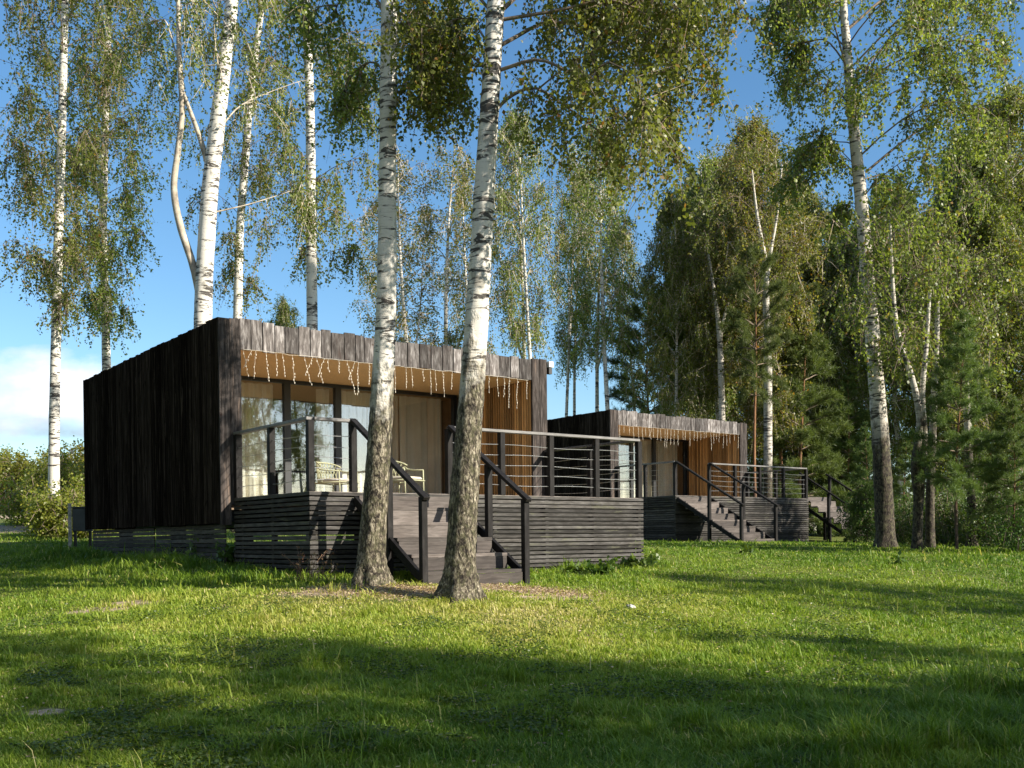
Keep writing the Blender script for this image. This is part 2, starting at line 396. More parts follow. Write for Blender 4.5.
def crown_from_limbs(limbs, r, strands, leaves, size, slen, leafacc, branchacc, lr=0.03, subs=3, start=.3, bare=0.0, jit=.05):
    """limbs: list of (n,3) polylines. Adds branch tubes, sub-branches, hanging strands and leaves."""
    strands *= 2.3; leaves *= 2.3
    S = []
    for P in limbs:
        L = np.linalg.norm(np.diff(P, axis=0), axis=1).sum()
        R = .75 * lr * (L / 2.5) ** .6 * np.linspace(1, .22, len(P))
        branchacc.add(*tube_np(P, R, 5))
        segs = [(P, start)]
        for k in range(subs):
            t = r.uniform(.3, .92); i = t * (len(P) - 1); j = int(i); p = P[j] + (P[min(j + 1, len(P) - 1)] - P[j]) * (i - j)
            d = P[min(j + 1, len(P) - 1)] - P[j]; az = math.atan2(d[1], d[0]) + r.choice([-1, 1]) * r.uniform(.4, 1.1)
            q = limb_curve(p, az, L * r.uniform(.3, .55) * (1.15 - .5 * t), r.uniform(.0, .6), r.uniform(.2, .9), r, 5)
            branchacc.add(*tube_np(q, lr * .45 * np.linspace(1, .25, 5), 4)); segs.append((q, .15))
        for q, s0 in segs:
            m = max(2, int(strands * (1 if q is P else .6)))
            cc = np.r_[r.uniform(s0, .98, max(2, m // 6)), .97]; t = np.clip(r.choice(cc, m) + r.normal(0, .035, m), s0 * .8, 1) * (len(q) - 1); j = np.minimum(t.astype(int), len(q) - 2)
            S.append(q[j] + (q[j + 1] - q[j]) * (t - j)[:, None])
    S = np.vstack(S)
    if bare: S = S[r.random(len(S)) > bare]
    n = len(S)
    ln = slen * r.uniform(.35, 1.25, n)
    dr = r.normal(0, .36, (n, 3)); dr[:, 2] = -1; dr = unit(dr)
    up = r.random(n) < .18; dr[up, 2] = r.uniform(-.3, .5, up.sum()); dr = unit(dr)
    E = S + dr * ln[:, None]
    branchacc.add(*ribbons(S, E, .0052 * (size / .055), r))
    per = np.maximum(2, (leaves * ln / slen * r.uniform(.5, 1.4, n)).astype(int))
    idx = np.repeat(np.arange(n), per)
    t = r.random(len(idx)) ** .85
    Pp = S[idx] + dr[idx] * (ln[idx] * t)[:, None] + r.normal(0, jit * .8, (len(idx), 3))
    base = r.beta(2, 2.2, n)[idx]
    tint = np.clip(base * .75 + r.random(len(idx)) * .25, 0, 1)
    yl = r.random(len(idx)) < .05; tint[yl] = r.uniform(.86, 1, yl.sum())
    V, Q = leaf_quads(Pp, size, r)
    leafacc.add(V, Q, np.repeat(tint, 4))

def generic_limbs(path, r, n, zlo, zhi, spread, bias=None, shape=1.0, rise=(.45, 1.15)):
    out = []; z = path[:, 2]
    for i in range(n):
        f = (i + r.random()) / n; h = zlo + (zhi - zlo) * f
        p = np.array([np.interp(h, z, path[:, 0]), np.interp(h, z, path[:, 1]), h])
        az = i * 2.39996 + r.normal(0, .4)
        prof = (0.45 + 1.1 * f) if f < .4 else 0.89 * (1 - (f - .4) / .6) ** .75 + .12
        L = spread * prof * r.uniform(.7, 1.2) * shape
        if bias is not None:
            L *= 1 + bias[1] * math.cos(az - bias[0])
        out.append(limb_curve(p, az, max(.3, L), r.uniform(*rise) + .5 * f, r.uniform(.2, .6), r))
    return out

def put_tree(name, parts, loc, label, cat='tree', group=None, rz=0, sc=1.0):
    root = empty(name, loc, rz, label, cat, group); root.scale = (sc, sc, sc) if np.isscalar(sc) else sc
    for pn, me in parts: link(pn, me, root)
    return root

def path_from_px(pts, Y, dY=None):
    dY = dY or [0] * len(pts)
    return np.array([at(x, y, Y + d) for (x, y), d in zip(pts, dY)])

def big_birch(label, pts, Y, wid, bark, seg, crown, limbs=(), extra=(), seed=1, rough=.05, flare=.5, ringstep=.08, group=None, leafmat='birch_leaf',
              size=.055, strands=9, leaves=10, slen=.8, subs=3, lr=.03, bare=0.0, name='birch_tree', limbmat='limb', jit=.05):
    r = np.random.default_rng(seed)
    P = path_from_px(pts, Y)
    g = hz(P[0, 0], P[0, 1]); P[0, 2] = g - .12
    base = np.array([P[0, 0], P[0, 1], g])
    L = np.linalg.norm(np.diff(P, axis=0), axis=1).sum(); n = max(12, int(L / ringstep))
    C = catmull(P, n); W = catmull(np.c_[wid, wid, wid], n)[:, 0] * .5 * Y / F
    C = C - base
    tr = Acc(); tr.add(*tube_np(C, W, seg, r, rough, flare))
    lf = Acc(); br = Acc()
    for ep, ew in extra:     # forks: tubes of the same bark
        q = path_from_px(ep, Y) - base; m = max(8, int(len(ep) * 6))
        (br if limbmat == 'limb_pale' else tr).add(*tube_np(catmull(q, m), catmull(np.c_[ew, ew, ew], m)[:, 0] * .5 * Y / F, 8, r, .03))
    LM = []
    for lp, dys in limbs:
        q = path_from_px(lp, Y, list(np.linspace(0, dys, len(lp)))) - base
        LM.append(catmull(q, len(lp) * 3))
    if LM: crown_from_limbs(LM, r, strands * 1.6, leaves, size, slen, lf, br, lr * 1.2, subs + 1, start=.15, jit=jit)
    for cr in crown:
        lm = generic_limbs(C, r, cr['n'], cr['lo'] - base[2], cr['hi'] - base[2], cr['spread'], cr.get('bias'))
        crown_from_limbs(lm, r, cr.get('strands', strands), cr.get('leaves', leaves), cr.get('size', size), cr.get('slen', slen), lf, br, lr, cr.get('subs', subs), bare=bare, jit=jit)
    parts = [('trunk', tr.mesh('trunk', MAT[bark], smooth=True)), ('branches', br.mesh('branches', MAT[limbmat])), ('crown', lf.mesh('crown', MAT[leafmat], True))]
    return put_tree(name, parts, tuple(base), label, 'tree', group)

def birch_variant(seed, H, r0, lo, spread, n, leafmat, fork=False, size=.085, strands=7, leaves=9, slen=.9, bare=0., bark='birch_far', bend=.6):
    r = np.random.default_rng(seed)
    z = np.linspace(-.15, H, 6); a = r.uniform(0, 6.28)
    px = bend * np.sin(z / H * 2.2 + a) - bend * math.sin(a); py = bend * np.cos(z / H * 1.7 + a) - bend * math.cos(a)
    C = catmull(np.c_[px, py, z], 40)
    tr = Acc(); tr.add(*tube_np(C, r0 * np.linspace(1, .12, 40) ** .9, 9, r, .04))
    lf = Acc(); br = Acc()
    lm = generic_limbs(C, r, n, lo * H, H * .99, spread)
    if fork:
        p = C[int(40 * .42)]; az = r.uniform(0, 6.28)
        q = np.array([p, p + [.35 * math.cos(az), .35 * math.sin(az), .9], p + [.8 * math.cos(az), .8 * math.sin(az), 2.6], p + [1.3 * math.cos(az), 1.3 * math.sin(az), H * .45]])
        tr.add(*tube_np(catmull(q, 16), r0 * .55 * np.linspace(1, .15, 16), 8, r, .03))
        q = catmull(q, 16); lm += generic_limbs(q, r, n // 3, q[4, 2], q[-1, 2], spread * .7)
    crown_from_limbs(lm, r, strands, leaves, size, slen, lf, br, .03, 3, bare=bare, jit=.09)
    return [('trunk', tr.mesh('trunk', MAT[bark], smooth=True)), ('branches', br.mesh('branches', MAT['limb_pale'])), ('crown', lf.mesh('crown', MAT[leafmat], True))]

def pine_variant(seed, H, r0, lo, spread, whorls, per, tufts, young=True):
    r = np.random.default_rng(seed)
    z = np.linspace(-.15, H, 6)
    C = catmull(np.c_[.12 * np.sin(z * .5), .12 * np.cos(z * .4) - .12, z], 30)
    tr = Acc(); tr.add(*tube_np(C, r0 * np.linspace(1, .12, 30), 8, r, .05))
    lf = Acc(); br = Acc(); TP = []; TD = []
    for w in range(whorls):
        f = (w + r.uniform(-.3, .3)) / (whorls - 1); f = min(max(f, 0), 1); h = H * (lo + (1 - lo) * f)
        p = np.array([np.interp(h, C[:, 2], C[:, 0]), np.interp(h, C[:, 2], C[:, 1]), h])
        prof = (1 - f) ** .8 + .06 if young else math.sin(math.pi * (0.18 + .8 * f)) ** .8 + .05
        for k in range(per):
            L = spread * prof * r.uniform(.6, 1.2); az = k * 6.28 / per + r.uniform(-.5, .5) + w
            q = limb_curve(p, az, max(.2, L), r.uniform(.05, .4) + .5 * f, r.uniform(.1, .45) * (1 - f), r, 6)
            br.add(*tube_np(q, (.012 + .014 * L) * np.linspace(1, .25, 6), 4))
            m = max(4, int(tufts * L))
            t = r.uniform(.3 if L > .8 else .1, 1, m) ** .8 * 5; j = np.minimum(t.astype(int), 4)
            b = q[j] + (q[j + 1] - q[j]) * (t - j)[:, None]
            d = unit(q[-1] - q[0])[None, :] + r.normal(0, .75, (m, 3)) + np.array([0, 0, .35])
            d = unit(d); off = r.uniform(.05, .3, m)[:, None] * min(1, L)
            TP.append(b + d * off); TD.append(d)
    TP = np.vstack(TP); TD = np.vstack(TD); n = len(TP); k = 15
    base = np.repeat(TP, k, 0); d = unit(np.repeat(TD, k, 0) * .8 + r.normal(0, .65, (n * k, 3)))
    Ln = r.uniform(.10, .21, n * k)[:, None]; base = base + np.repeat(TD, k, 0) * r.uniform(-.12, .12, n * k)[:, None]
    sd = unit(np.cross(d, r.normal(size=d.shape))) * .008
    V = np.stack([base - sd, base + sd, base + d * Ln + sd * .3, base + d * Ln - sd * .3], 1).reshape(-1, 3)
    tint = np.clip(np.repeat(r.beta(2, 2.5, n), k) * .8 + r.random(n * k) * .2, 0, 1)
    lf.add(V, np.arange(n * k * 4).reshape(-1, 4), np.repeat(tint, 4))
    return [('trunk', tr.mesh('trunk', MAT['pine_bark'], smooth=True)), ('branches', br.mesh('branches', MAT['limb'])), ('crown', lf.mesh('crown', MAT['needle'], True))]

def bush_variant(seed, R, H, nleaf, size, mat='bush_leaf', stems=14):
    r = np.random.default_rng(seed); lf = Acc(); br = Acc()
    limbs = []
    for i in range(stems):
        az = i * 2.4 + r.normal(0, .4); tilt = r.uniform(.05, .75)
        s = np.linspace(0, 1, 6)[:, None]; L = H * r.uniform(.6, 1.08)
        e = np.array([math.cos(az) * tilt * R, math.sin(az) * tilt * R, L])
        limbs.append(s * e + np.c_[0.12 * np.sin(s * 3 + i), .12 * np.cos(s * 4 + i) - .12, s * 0] * R * .3)
    crown_from_limbs(limbs, r, max(4, nleaf // (stems * 30)), 9, size, .45 * R, lf, br, .02, 4, start=.1, jit=.12 * R)
    return [('stem', br.mesh('stem', MAT['limb'])), ('foliage', lf.mesh('foliage', MAT[mat], True))]

# ------------------------------------------------------------------ cabins
PSI = math.radians(52.52); ROT = math.pi / 2 - PSI
CA = (-4.1787, 15.1539); C2 = (2.9048, 30.8782); DZ2 = .518
W, D = 6.08, 6.80
ZB, FB, DK = .2577, 2.791, .6255           # underside of the box, underside of the fascia, deck floor
IL, IR, DL, DD, REC, RH = .33, .335, .19, 2.405, 2.38, .95
GZ = -.55                                  # local z = 0 sits at this world height for the first cabin
def ztop(u, v): return 3.225 - .055 * u / W - .07 * v / D

def build_cabin(label, stair, ground, lamp=True, seed=3):
    random.seed(seed)
    root = empty('cabin', (CA[0], CA[1], GZ), ROT, label, 'cabin', 'black timber cabins')
    zz = lambda z: z - GZ
    def planks(u_or_v, a, b, fixed0, fixed1, zlo, ztopf, wid, rag, name, mat, rag_lo=0.0, gap=.016):
        m = MB(); p = a
        while p < b - .02:
            w = wid * random.uniform(.8, 1.25); q = min(p + w, b)
            if b - q < wid * .4: q = b
            t = ztopf((p + q) / 2) + random.uniform(-rag, rag); l = zlo + random.uniform(-rag_lo, rag_lo)
            o = random.uniform(-.006, .006)
            if u_or_v == 'u': m.box(p, q - gap, fixed0 + o, fixed1, zz(l), zz(t), .002)
            else: m.box(fixed0 + o, fixed1, p, q - gap, zz(l), zz(t), .002)
            p = q
        return m.build(name, mat, root)
    # box of charred boards
    planks('v', .03, D, 0, .05, ZB, lambda v: ztop(0, v), .145, .012, 'side_wall', MAT['charred'], .008)
    planks('v', .05, D, W - .05, W, ZB, lambda v: ztop(W, v), .145, .012, 'side_wall', MAT['charred'], .008)
    planks('u', .06, W - .06, D - .05, D, ZB, lambda u: ztop(u, D), .145, .012, 'back_wall', MAT['charred'], .008)
    for pair in (((.0, .155, ZB - .02), (.164, IL, DK - .1)), ((W - IR, W - .172, DK - .1), (W - .163, W, ZB - .02))):
        m = MB()
        for u0, u1, zl in pair:
            m.box(u0, u1, -.012 + random.uniform(-.004, .004), .028, zz(zl), zz(ztop(u0, 0)) + random.uniform(-.01, .012), .002)
        m.box(pair[0][0] + .02, pair[1][1] - .02, .0285, .049, zz(DK + .02), zz(ztop(1, 0)) - .06)
        m.build('front_jamb', MAT['weathered_dark'], root)
    m = MB(); m.box(IL - .1, W - IR + .1, .036, .0365 + .003, zz(FB + .02), zz(3.14)); m.build('fascia_backing', MAT['black'], root)
    planks('u', IL, W - IR, -.005, .035, FB, lambda u: ztop(u, 0), .20, .024, 'fascia', MAT['weathered'], .014)
    m = MB(); m.box(.051, W - .051, .037, D - .051, zz(2.98), zz(3.1)); m.build('roof', MAT['roof'], root)
    m = MB(); m.box(.052, W - .052, .04, D - .052, zz(ZB + .03), zz(ZB + .2)); m.build('floor_frame', MAT['black'], root)
    m = MB(); m.box(.06, W - .06, REC + .1, D - .06, zz(DK - .1), zz(DK)); m.build('room_floor', MAT['room'], root)
    m = MB(); m.box(.053, W - .053, .04, D - .06, zz(FB + .012), zz(FB + .05)); m.build('porch_soffit', MAT['soffit'], root)
    m = MB(); m.box(.06, W - .06, D - .12, D - .08, zz(DK), zz(FB)); m.box(.06, .1, REC + .1, D - .12, zz(DK), zz(FB)); m.box(W - .1, W - .06, REC + .1, D - .12, zz(DK), zz(FB))
    m.build('room_wall', MAT['room'], root)
    # porch inner walls: dark backing with upright ochre slats
    for side in (0, 1):
        x = W - IR + .05 if side else IL - .05
        m = MB()
        if side: m.box(x, W - .055, .04, REC - .06, zz(DK), zz(FB + .008))
        else: m.box(.055, x, .04, REC - .06, zz(DK), zz(FB + .008))
        m.build('porch_side_wall', MAT['backing'], root)
        m = MB(); v = .06
        while v < REC - .1:
            if side: m.box(x - .032, x - .001, v, v + .044, zz(DK + .004), zz(FB + .006), .001)
            else: m.box(x + .001, x + .032, v, v + .044, zz(DK + .004), zz(FB + .006), .001)
            v += .072
        m.build('slat_cladding', MAT['ochre_slat'], root)
    # glazed wall
    u0, u1 = IL - .02, W - IR + .03
    mull = [u0, 1.16, 2.2, 3.19, 4.23, u1]
    wroot = None
    mw = MB()
    mw.box(u0, u1, REC, REC + .09, zz(DK), zz(DK + .07)); mw.box(u0, u1, REC, REC + .09, zz(FB - .05), zz(FB + .007))
    for i, x in enumerate(mull):
        h = .06 if 0 < i < 5 else .08
        mw.box(max(u0, x - h), min(u1, x + h), REC - .003, REC + .093, zz(DK + .004), zz(FB + .004))
    fr = mw.build('glazing_frame', MAT['frame'], root)
    for i in range(5):
        m = MB(); m.box(mull[i] + .055, mull[i + 1] - .055, REC + .04, REC + .052, zz(DK + .065), zz(FB - .045)); m.build('pane', MAT['glass'], fr)
    m = MB(); m.box(4.12, 4.14, REC - .06, REC - .03, zz(DK + .85), zz(DK + 1.25)); m.build('door_handle', MAT['black'], fr)
    # curtains: folded sheets behind the glass
    def curtain(a, b, amp, nf):
        n = int((b - a) * 60); xs = np.linspace(a, b, n); acc = Acc(); zs = np.linspace(zz(DK + .02), zz(FB - .06), 6)
        V = []
        for k, z_ in enumerate(zs):
            y = REC + .24 + amp * np.sin(xs * nf + .5 * np.sin(xs * 3.1) + k * .05) + amp * .4 * np.sin(xs * nf * 2.3 + 1)
            V.append(np.c_[xs, y, np.full(n, z_)])
        V = np.vstack(V); i = np.arange(5)[:, None] * n; k = np.arange(n - 1)[None, :]
        Q = np.stack([i + k, i + k + 1, i + n + k + 1, i + n + k], -1).reshape(-1, 4)
        link('curtain', np_mesh('curtain', V, Q, MAT['curtain'], None, True), root)
    curtain(.5, 2.05, .05, 34); curtain(2.9, 3.12, .05, 50); curtain(3.26, 4.6, .045, 40); curtain(4.62, 5.6, .045, 42)
    # understructure: stilts and the side skirt of level boards with gaps
    gl = lambda u, v: ground(u, v) - GZ
    for v in (.35, 3.1, 5.9):
        for u in (.5, W - .5):
            m = MB(); m.box(u - .1, u + .1, v - .1, v + .1, gl(u, v) - .2, zz(ZB + .03)); m.build('stilt', MAT['charred'], root)
    m = MB()
    for k in range(14):
        z0 = ZB - .075 - k * .068
        for a, b in ((.1, 3.05), (3.14, D - .15)):
            if z0 + .05 > ground(.3, (a + b) / 2) - .12: m.box(.10, .12, a, b, zz(z0), zz(z0 + .060 + random.uniform(-.006, .003)), .002)
    m.build('side_skirt', MAT['slat'], root)
    # deck
    V0 = -DD
    m = MB(); y = V0 + .012
    while y < REC - .1:
        a, b = (DL + .01, W - .012) if y + .12 < -.02 else (IL - .04, W - IR + .04)
        if -.14 < y < .03: a, b = IL + .01, W - IR - .01
        m.box(a, b, y, y + .118, zz(DK - .03), zz(DK), .001); y += .124
    m.build('deck_floor', MAT['deck'], root)
    su0, su1, nris, run = stair['u0'], stair['u1'], stair['n'], stair['run']
    m = MB(); pitch = .0625; n = int((DK - ground(3, V0) + .25) / pitch)
    for k in range(n):
        z1 = DK - .006 - k * pitch; z0 = z1 - random.uniform(.041, .046)
        if z1 < min(ground(DL, V0), ground(W, V0)) - .05: break
        rnd = lambda: random.uniform(-.003, .003)
        m.box(DL, W, V0 - .012 + rnd(), V0 + .01, zz(z0), zz(z1), .0015)
        m.box(DL - .002 + rnd(), DL + .02, V0 + .012, -.02, zz(z0), zz(z1), .0015)
        m.box(W - .02, W + rnd(), V0 + .012, -.02, zz(z0), zz(z1), .0015)
    for x in np.linspace(DL + .06, W - .06, 7): m.box(x - .03, x + .03, V0 + .012, V0 + .07, zz(ground(x, V0)) - .1, zz(DK - .035))
    for y in (-1.3, -.3):
        for x in (DL + .022, W - .085): m.box(x, x + .06, y, y + .07, zz(ground(x, y)) - .1, zz(DK - .035))
    m.build('deck_skirt', MAT['slat'], root)
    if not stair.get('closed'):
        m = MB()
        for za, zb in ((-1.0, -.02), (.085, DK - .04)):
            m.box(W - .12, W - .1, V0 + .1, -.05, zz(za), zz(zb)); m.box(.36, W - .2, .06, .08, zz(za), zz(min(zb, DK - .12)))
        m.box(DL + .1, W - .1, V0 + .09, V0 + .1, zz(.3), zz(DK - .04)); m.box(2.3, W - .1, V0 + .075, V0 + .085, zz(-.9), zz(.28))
        m.build('shade_sheet', MAT['black'], root)  # black sheets added behind the slats to stand in for shade under the deck
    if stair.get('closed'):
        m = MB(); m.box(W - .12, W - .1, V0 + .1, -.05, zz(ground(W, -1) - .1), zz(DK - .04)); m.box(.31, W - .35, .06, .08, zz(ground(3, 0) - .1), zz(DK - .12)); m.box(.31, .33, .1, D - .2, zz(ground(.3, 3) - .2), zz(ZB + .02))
        m.build('shade_sheet', MAT['black'], root)  # added black sheets standing in for the shade below deck and box
    # railing
    rail = MB()
    rt = zz(DK + RH)
    pieces = [((DL + .045, -.03), (DL + .045, V0 + .045)), ((DL + .045 + .046, V0 + .045), (su0, V0 + .045)), ((su1, V0 + .045), (W - .045, V0 + .045)), ((W - .045, V0 + .0915), (W - .045, -.03))]
    for i, (p, q) in enumerate(pieces):
        if abs(p[0] - q[0]) + abs(p[1] - q[1]) > .2:
            rail.bar((*p, rt - .02 - .001 * i), (*q, rt - .02 - .001 * i), .095, .04)
    rl = rail.build('railing', MAT['railtop'], root, bevel=.004)
    def post(u, v, z0, z1, w=.085, par=rl, name='post', mat='rail'):
        m = MB(); m.box(u - w / 2, u + w / 2, v - w / 2, v + w / 2, zz(z0), zz(z1)); return m.build(name, MAT[mat], par, bevel=.004)
    pts = [(DL + .045, -.07), (DL + .045, -DD / 2), (DL + .045, V0 + .045), (W - .045, -.07), (W - .045, -DD / 2), (W - .045, V0 + .045)]
    pts += [(x, V0 + .045) for x in np.linspace(su1, W - .045, stair.get('np', 5))[:-1]]
    if su0 - DL > .3: pts.append((su0, V0 + .045))
    for u, v in pts: post(u, v, DK + .001, DK + RH - .041)
    for p, q in pieces:
        L = math.hypot(p[0] - q[0], p[1] - q[1])
        if L < .25: continue
        for k in range(5):
            z_ = zz(DK + .15 + k * .145); m = MB()
            pp = [(p[0] + (q[0] - p[0]) * t, p[1] + (q[1] - p[1]) * t, z_ + .01 * math.sin(t * L * 3.4 + k)) for t in np.linspace(0, 1, 13)]
            m.tube(pp, .0045, 5); m.build('cable', MAT['cable'], rl)
    # staircase
    gb = ground((su0 + su1) / 2, V0 - run)
    rise = (DK - gb + .03) / nris; td = run / (nris - 1)
    m = MB()
    for k in range(1, nris):
        z1 = DK - rise * k; y1 = V0 - .014 - td * (k - 1)
        ov = .0 if k % 2 else .0
        m.box(su0 + .03 - .05 * stair.get('stick', 0), su1 - .03, y1 - td - .012, y1 - .001, zz(z1 - .04), zz(z1), .001)          # tread
        m.box(su0 + .045, su1 - .045, y1 - .022, y1 - .002, zz(z1 + .003), zz(z1 + rise - .044), .001)   # riser
    yb = V0 - .014 - td * (nris - 1)
    m.box(su0 + .045, su1 - .045, yb - .022, yb - .002, zz(gb - .08), zz(DK - rise * (nris - 1) - .044), .001)
    st = m.build('staircase', MAT['stair'], root)
    slope = rise / td
    rdrop = (DK - gb - rise * .55)
    for u in (su0 - .012, su1 + .012):
        zr = lambda r_: DK + RH - slope * r_
        rend = run - .03
        for r_ in ([0.0] if not stair.get('topposts', 1) else []) + [run * .5, rend]:
            post(u, V0 - r_ - .06, ground(u, V0 - r_) - .12, zr(r_ + .06) - .045, .08, st)
        m = MB(); m.bar((u, V0 + .02, zz(zr(-.02)) - .02), (u, V0 - rend - .14, zz(zr(rend + .14)) - .02), .09, .045); m.build('handrail', MAT['rail'], st, bevel=.004)
        m = MB(); m.bar((u + (.046 if u < su0 + .1 else -.046) * 0, V0 - .02, zz(DK - .1)), (u, V0 - rend - .02, zz(DK - .1 - slope * rend)), .05, .1); m.build('stringer', MAT['rail'], st)
    if lamp:
        m = MB(); m.box(W + .001, W + .09, .03, .1, zz(3.02), zz(3.12)); m.box(W + .02, W + .12, -.06, .029, zz(3.05), zz(3.15)); lo = m.build('security_lamp', MAT['white'], root)
        m = MB(); m.box(W + .03, W + .1, -.04, .028, zz(2.93), zz(3.049)); m.build('sensor', MAT['black'], lo)
    return root

def mk_ground(base, dz):
    c, s = math.cos(ROT), math.sin(ROT)
    return lambda u, v: hz(base[0] + c * u - s * v, base[1] + s * u + c * v) - dz

cab1 = build_cabin('nearest black charred timber cabin with stairs between two birch trunks', dict(u0=.85, u1=2.36, n=6, run=1.62, np=5), mk_ground(CA, 0))
cab2 = build_cabin('second black timber cabin farther back with a long stair at the deck corner', dict(u0=.26, u1=1.62, n=8, run=2.25, np=5, stick=1, closed=1), mk_ground(C2, DZ2), lamp=False, seed=9)
cab2.location = (C2[0], C2[1], GZ + DZ2)

# icicle garlands under the fascias
def garland(base, dz, label, n, seed, lmax):
    random.seed(seed)
    g = empty('icicle_lights', (base[0], base[1], dz), ROT, label, 'light string', 'icicle light strings')
    wire = MB()
    u = IL + .03; pts = []
    while u < W - IR: pts.append((u, -.03, FB - .005 + random.uniform(-.012, .008))); u += .12
    wire.tube(pts, .0022, 4)
    u = IL + .02
    def strand(u, L, dx):
        bulbs = MB(); z = FB - .01; x = u; P = [(x, -.035, z)]
        while z > FB - L:
            z -= .045; x += dx + random.uniform(-.006, .006); P.append((x, -.035 + random.uniform(-.008, .008), z))
            if random.random() < .8:
                b = (x + random.uniform(-.012, .012), -.04, z); bulbs.tube([b, (b[0], b[1] - .002, b[2] - .026)], [.0056, .0035], 5)
        bulbs.tube(P, .0019, 4); bulbs.build('strand', MAT['bulb'], g)
    while u < W - IR - .05:
        if random.random() < .08: strand(u, random.uniform(.28, .5), .012); strand(u + .14, random.uniform(.2, .28), -.02); u += .2
        else: strand(u, random.choice([.16, .24, .3, .38, .46]) * lmax, random.uniform(-.004, .004)); u += random.uniform(.10, .22)
    wire.build('wire', MAT['bulb'], g)
garland(CA, 0, 'cream icicle light string hanging under the fascia of the nearest cabin', 30, 5, 1.0)
garland(C2, DZ2, 'cream icicle light string hanging under the fascia of the second cabin', 30, 6, 1.1)

# woven chairs on the first deck
def chair(u, v, rz, label):
    c, s = math.cos(ROT), math.sin(ROT)
    g = empty('woven_chair', (CA[0] + c * u - s * v, CA[1] + s * u + c * v, DK + .001), ROT + rz, label, 'chair', 'woven chairs on the deck')
    def arc(t): return (.33 * math.sin(t), .30 * math.cos(t))
    for sx in (-1, 1):
        for yy, ln in ((-.26, .62), (.24, .40)):
            m = MB(); m.tube([(sx * .28, yy * 1.05, 0), (sx * .29, yy, ln)], .013, 8); m.build('leg', MAT['rope'], g, True)
        m = MB(); m.tube([(sx * .29, -.26, .62), (sx * .315, -.05, .63), (sx * .335, .1, .66), (sx * .33, .16, .72)], .016, 8); m.build('armrest', MAT['rope'], g, True)
    m = MB(); m.tube([(-.3, -.28, .39), (.3, -.28, .39), (.31, .24, .37), (-.31, .24, .37), (-.3, -.28, .39)], .014, 8); m.build('seat_frame', MAT['rope'], g, True)
    m = MB()
    tt = np.linspace(-1.35, 1.35, 15)
    m.tube([(arc(t)[0], arc(t)[1] + .03, .84 - .1 * (abs(t) / 1.35) ** 3) for t in tt], .016, 8)
    m.tube([(arc(t)[0], arc(t)[1], .40) for t in tt], .012, 6)
    for t in np.linspace(-1.35, 1.1, 14):
        for d in (.3, -.3):
            t1 = t + d
            if -1.36 <= t1 <= 1.36:
                m.tube([(arc(t)[0], arc(t)[1], .40), (arc((t + t1) / 2)[0], arc((t + t1) / 2)[1] + .02, .62), (arc(t1)[0], arc(t1)[1] + .03, .83 - .1 * (abs(t1) / 1.35) ** 3)], .0065, 5)
    m.build('backrest', MAT['rope'], g, True)
    m = MB(); m.box(-.27, .27, -.27, .22, .395, .47); m.build('cushion', MAT['cushion'], g, bevel=.03)
    return g
chair(2.1, .47, .5, 'cream woven armchair with a pale cushion left of the leaning birch on the first deck').scale = (.9, .9, .74)
chair(2.72, -.51, .42, 'cream woven armchair seen between the two birch trunks behind the stair handrail').scale = (.9, .9, .74)

# ------------------------------------------------------------------ the near birches
big_birch('thick birch with fissured base, left one of the two in front of the stairs',
    [(371, 584), (373, 540), (380, 430), (386, 300), (388, 150), (389, 0), (391, -200), (394, -420), (398, -600)], 12.3, [35, 26.5, 23.5, 19.5, 17, 16, 14, 9, 5],
    'birch_near', 28,
    crown=[dict(n=16, lo=7.0, hi=13.0, spread=1.9)],
    limbs=[([(387, 75), (372, 62), (352, 75), (338, 105)], .5), ([(388, 20), (365, -15), (340, 0), (325, 45)], .9), ([(390, 30), (410, 10), (430, 30), (440, 70)], 1.2)],
    seed=11, strands=10, leaves=11, size=.052, slen=.65)
big_birch('thickest leaning birch in front of the stair, right one of the near pair',
    [(458, 606), (461, 560), (467, 450), (478, 300), (487, 150), (496, 0), (504, -200), (511, -420), (516, -620)], 11.4, [42, 31, 27, 22.5, 19.5, 17, 15, 10, 5],
    'birch_near2', 30,
    crown=[dict(n=16, lo=7.6, hi=13.2, spread=2.0)],
    limbs=[([(490, 118), (508, 98), (534, 88), (562, 104), (600, 132), (632, 160), (655, 180)], .4), ([(501, 45), (550, 22), (600, 34), (645, 62), (672, 100)], 1.0),
           ([(503, -40), (570, -60), (630, -45), (680, 0), (700, 30)], .5), ([(504, -80), (560, -120), (630, -110), (670, -60), (695, -15)], -1.0),
           ([(500, 70), (540, 60), (580, 80), (620, 112), (650, 140)], -.9), ([(502, 10), (550, -30), (600, -20), (640, 25), (660, 60)], 1.6),
           ([(500, 20), (560, 10), (610, 0), (650, 18), (672, 50)], -.3), ([(502, -10), (540, -30), (580, -10), (600, 40)], .6),
           ([(491, 75), (468, 55), (440, 62), (422, 90)], 1.2), ([(494, 15), (460, -20), (430, -5), (410, 35)], 1.0), ([(497, -60), (450, -95), (410, -60), (380, -10)], 1.8), ([(492, 50), (470, 20), (445, 25), (432, 55)], .3)],
    seed=12, strands=13, leaves=13, size=.052, slen=.7, lr=.026)

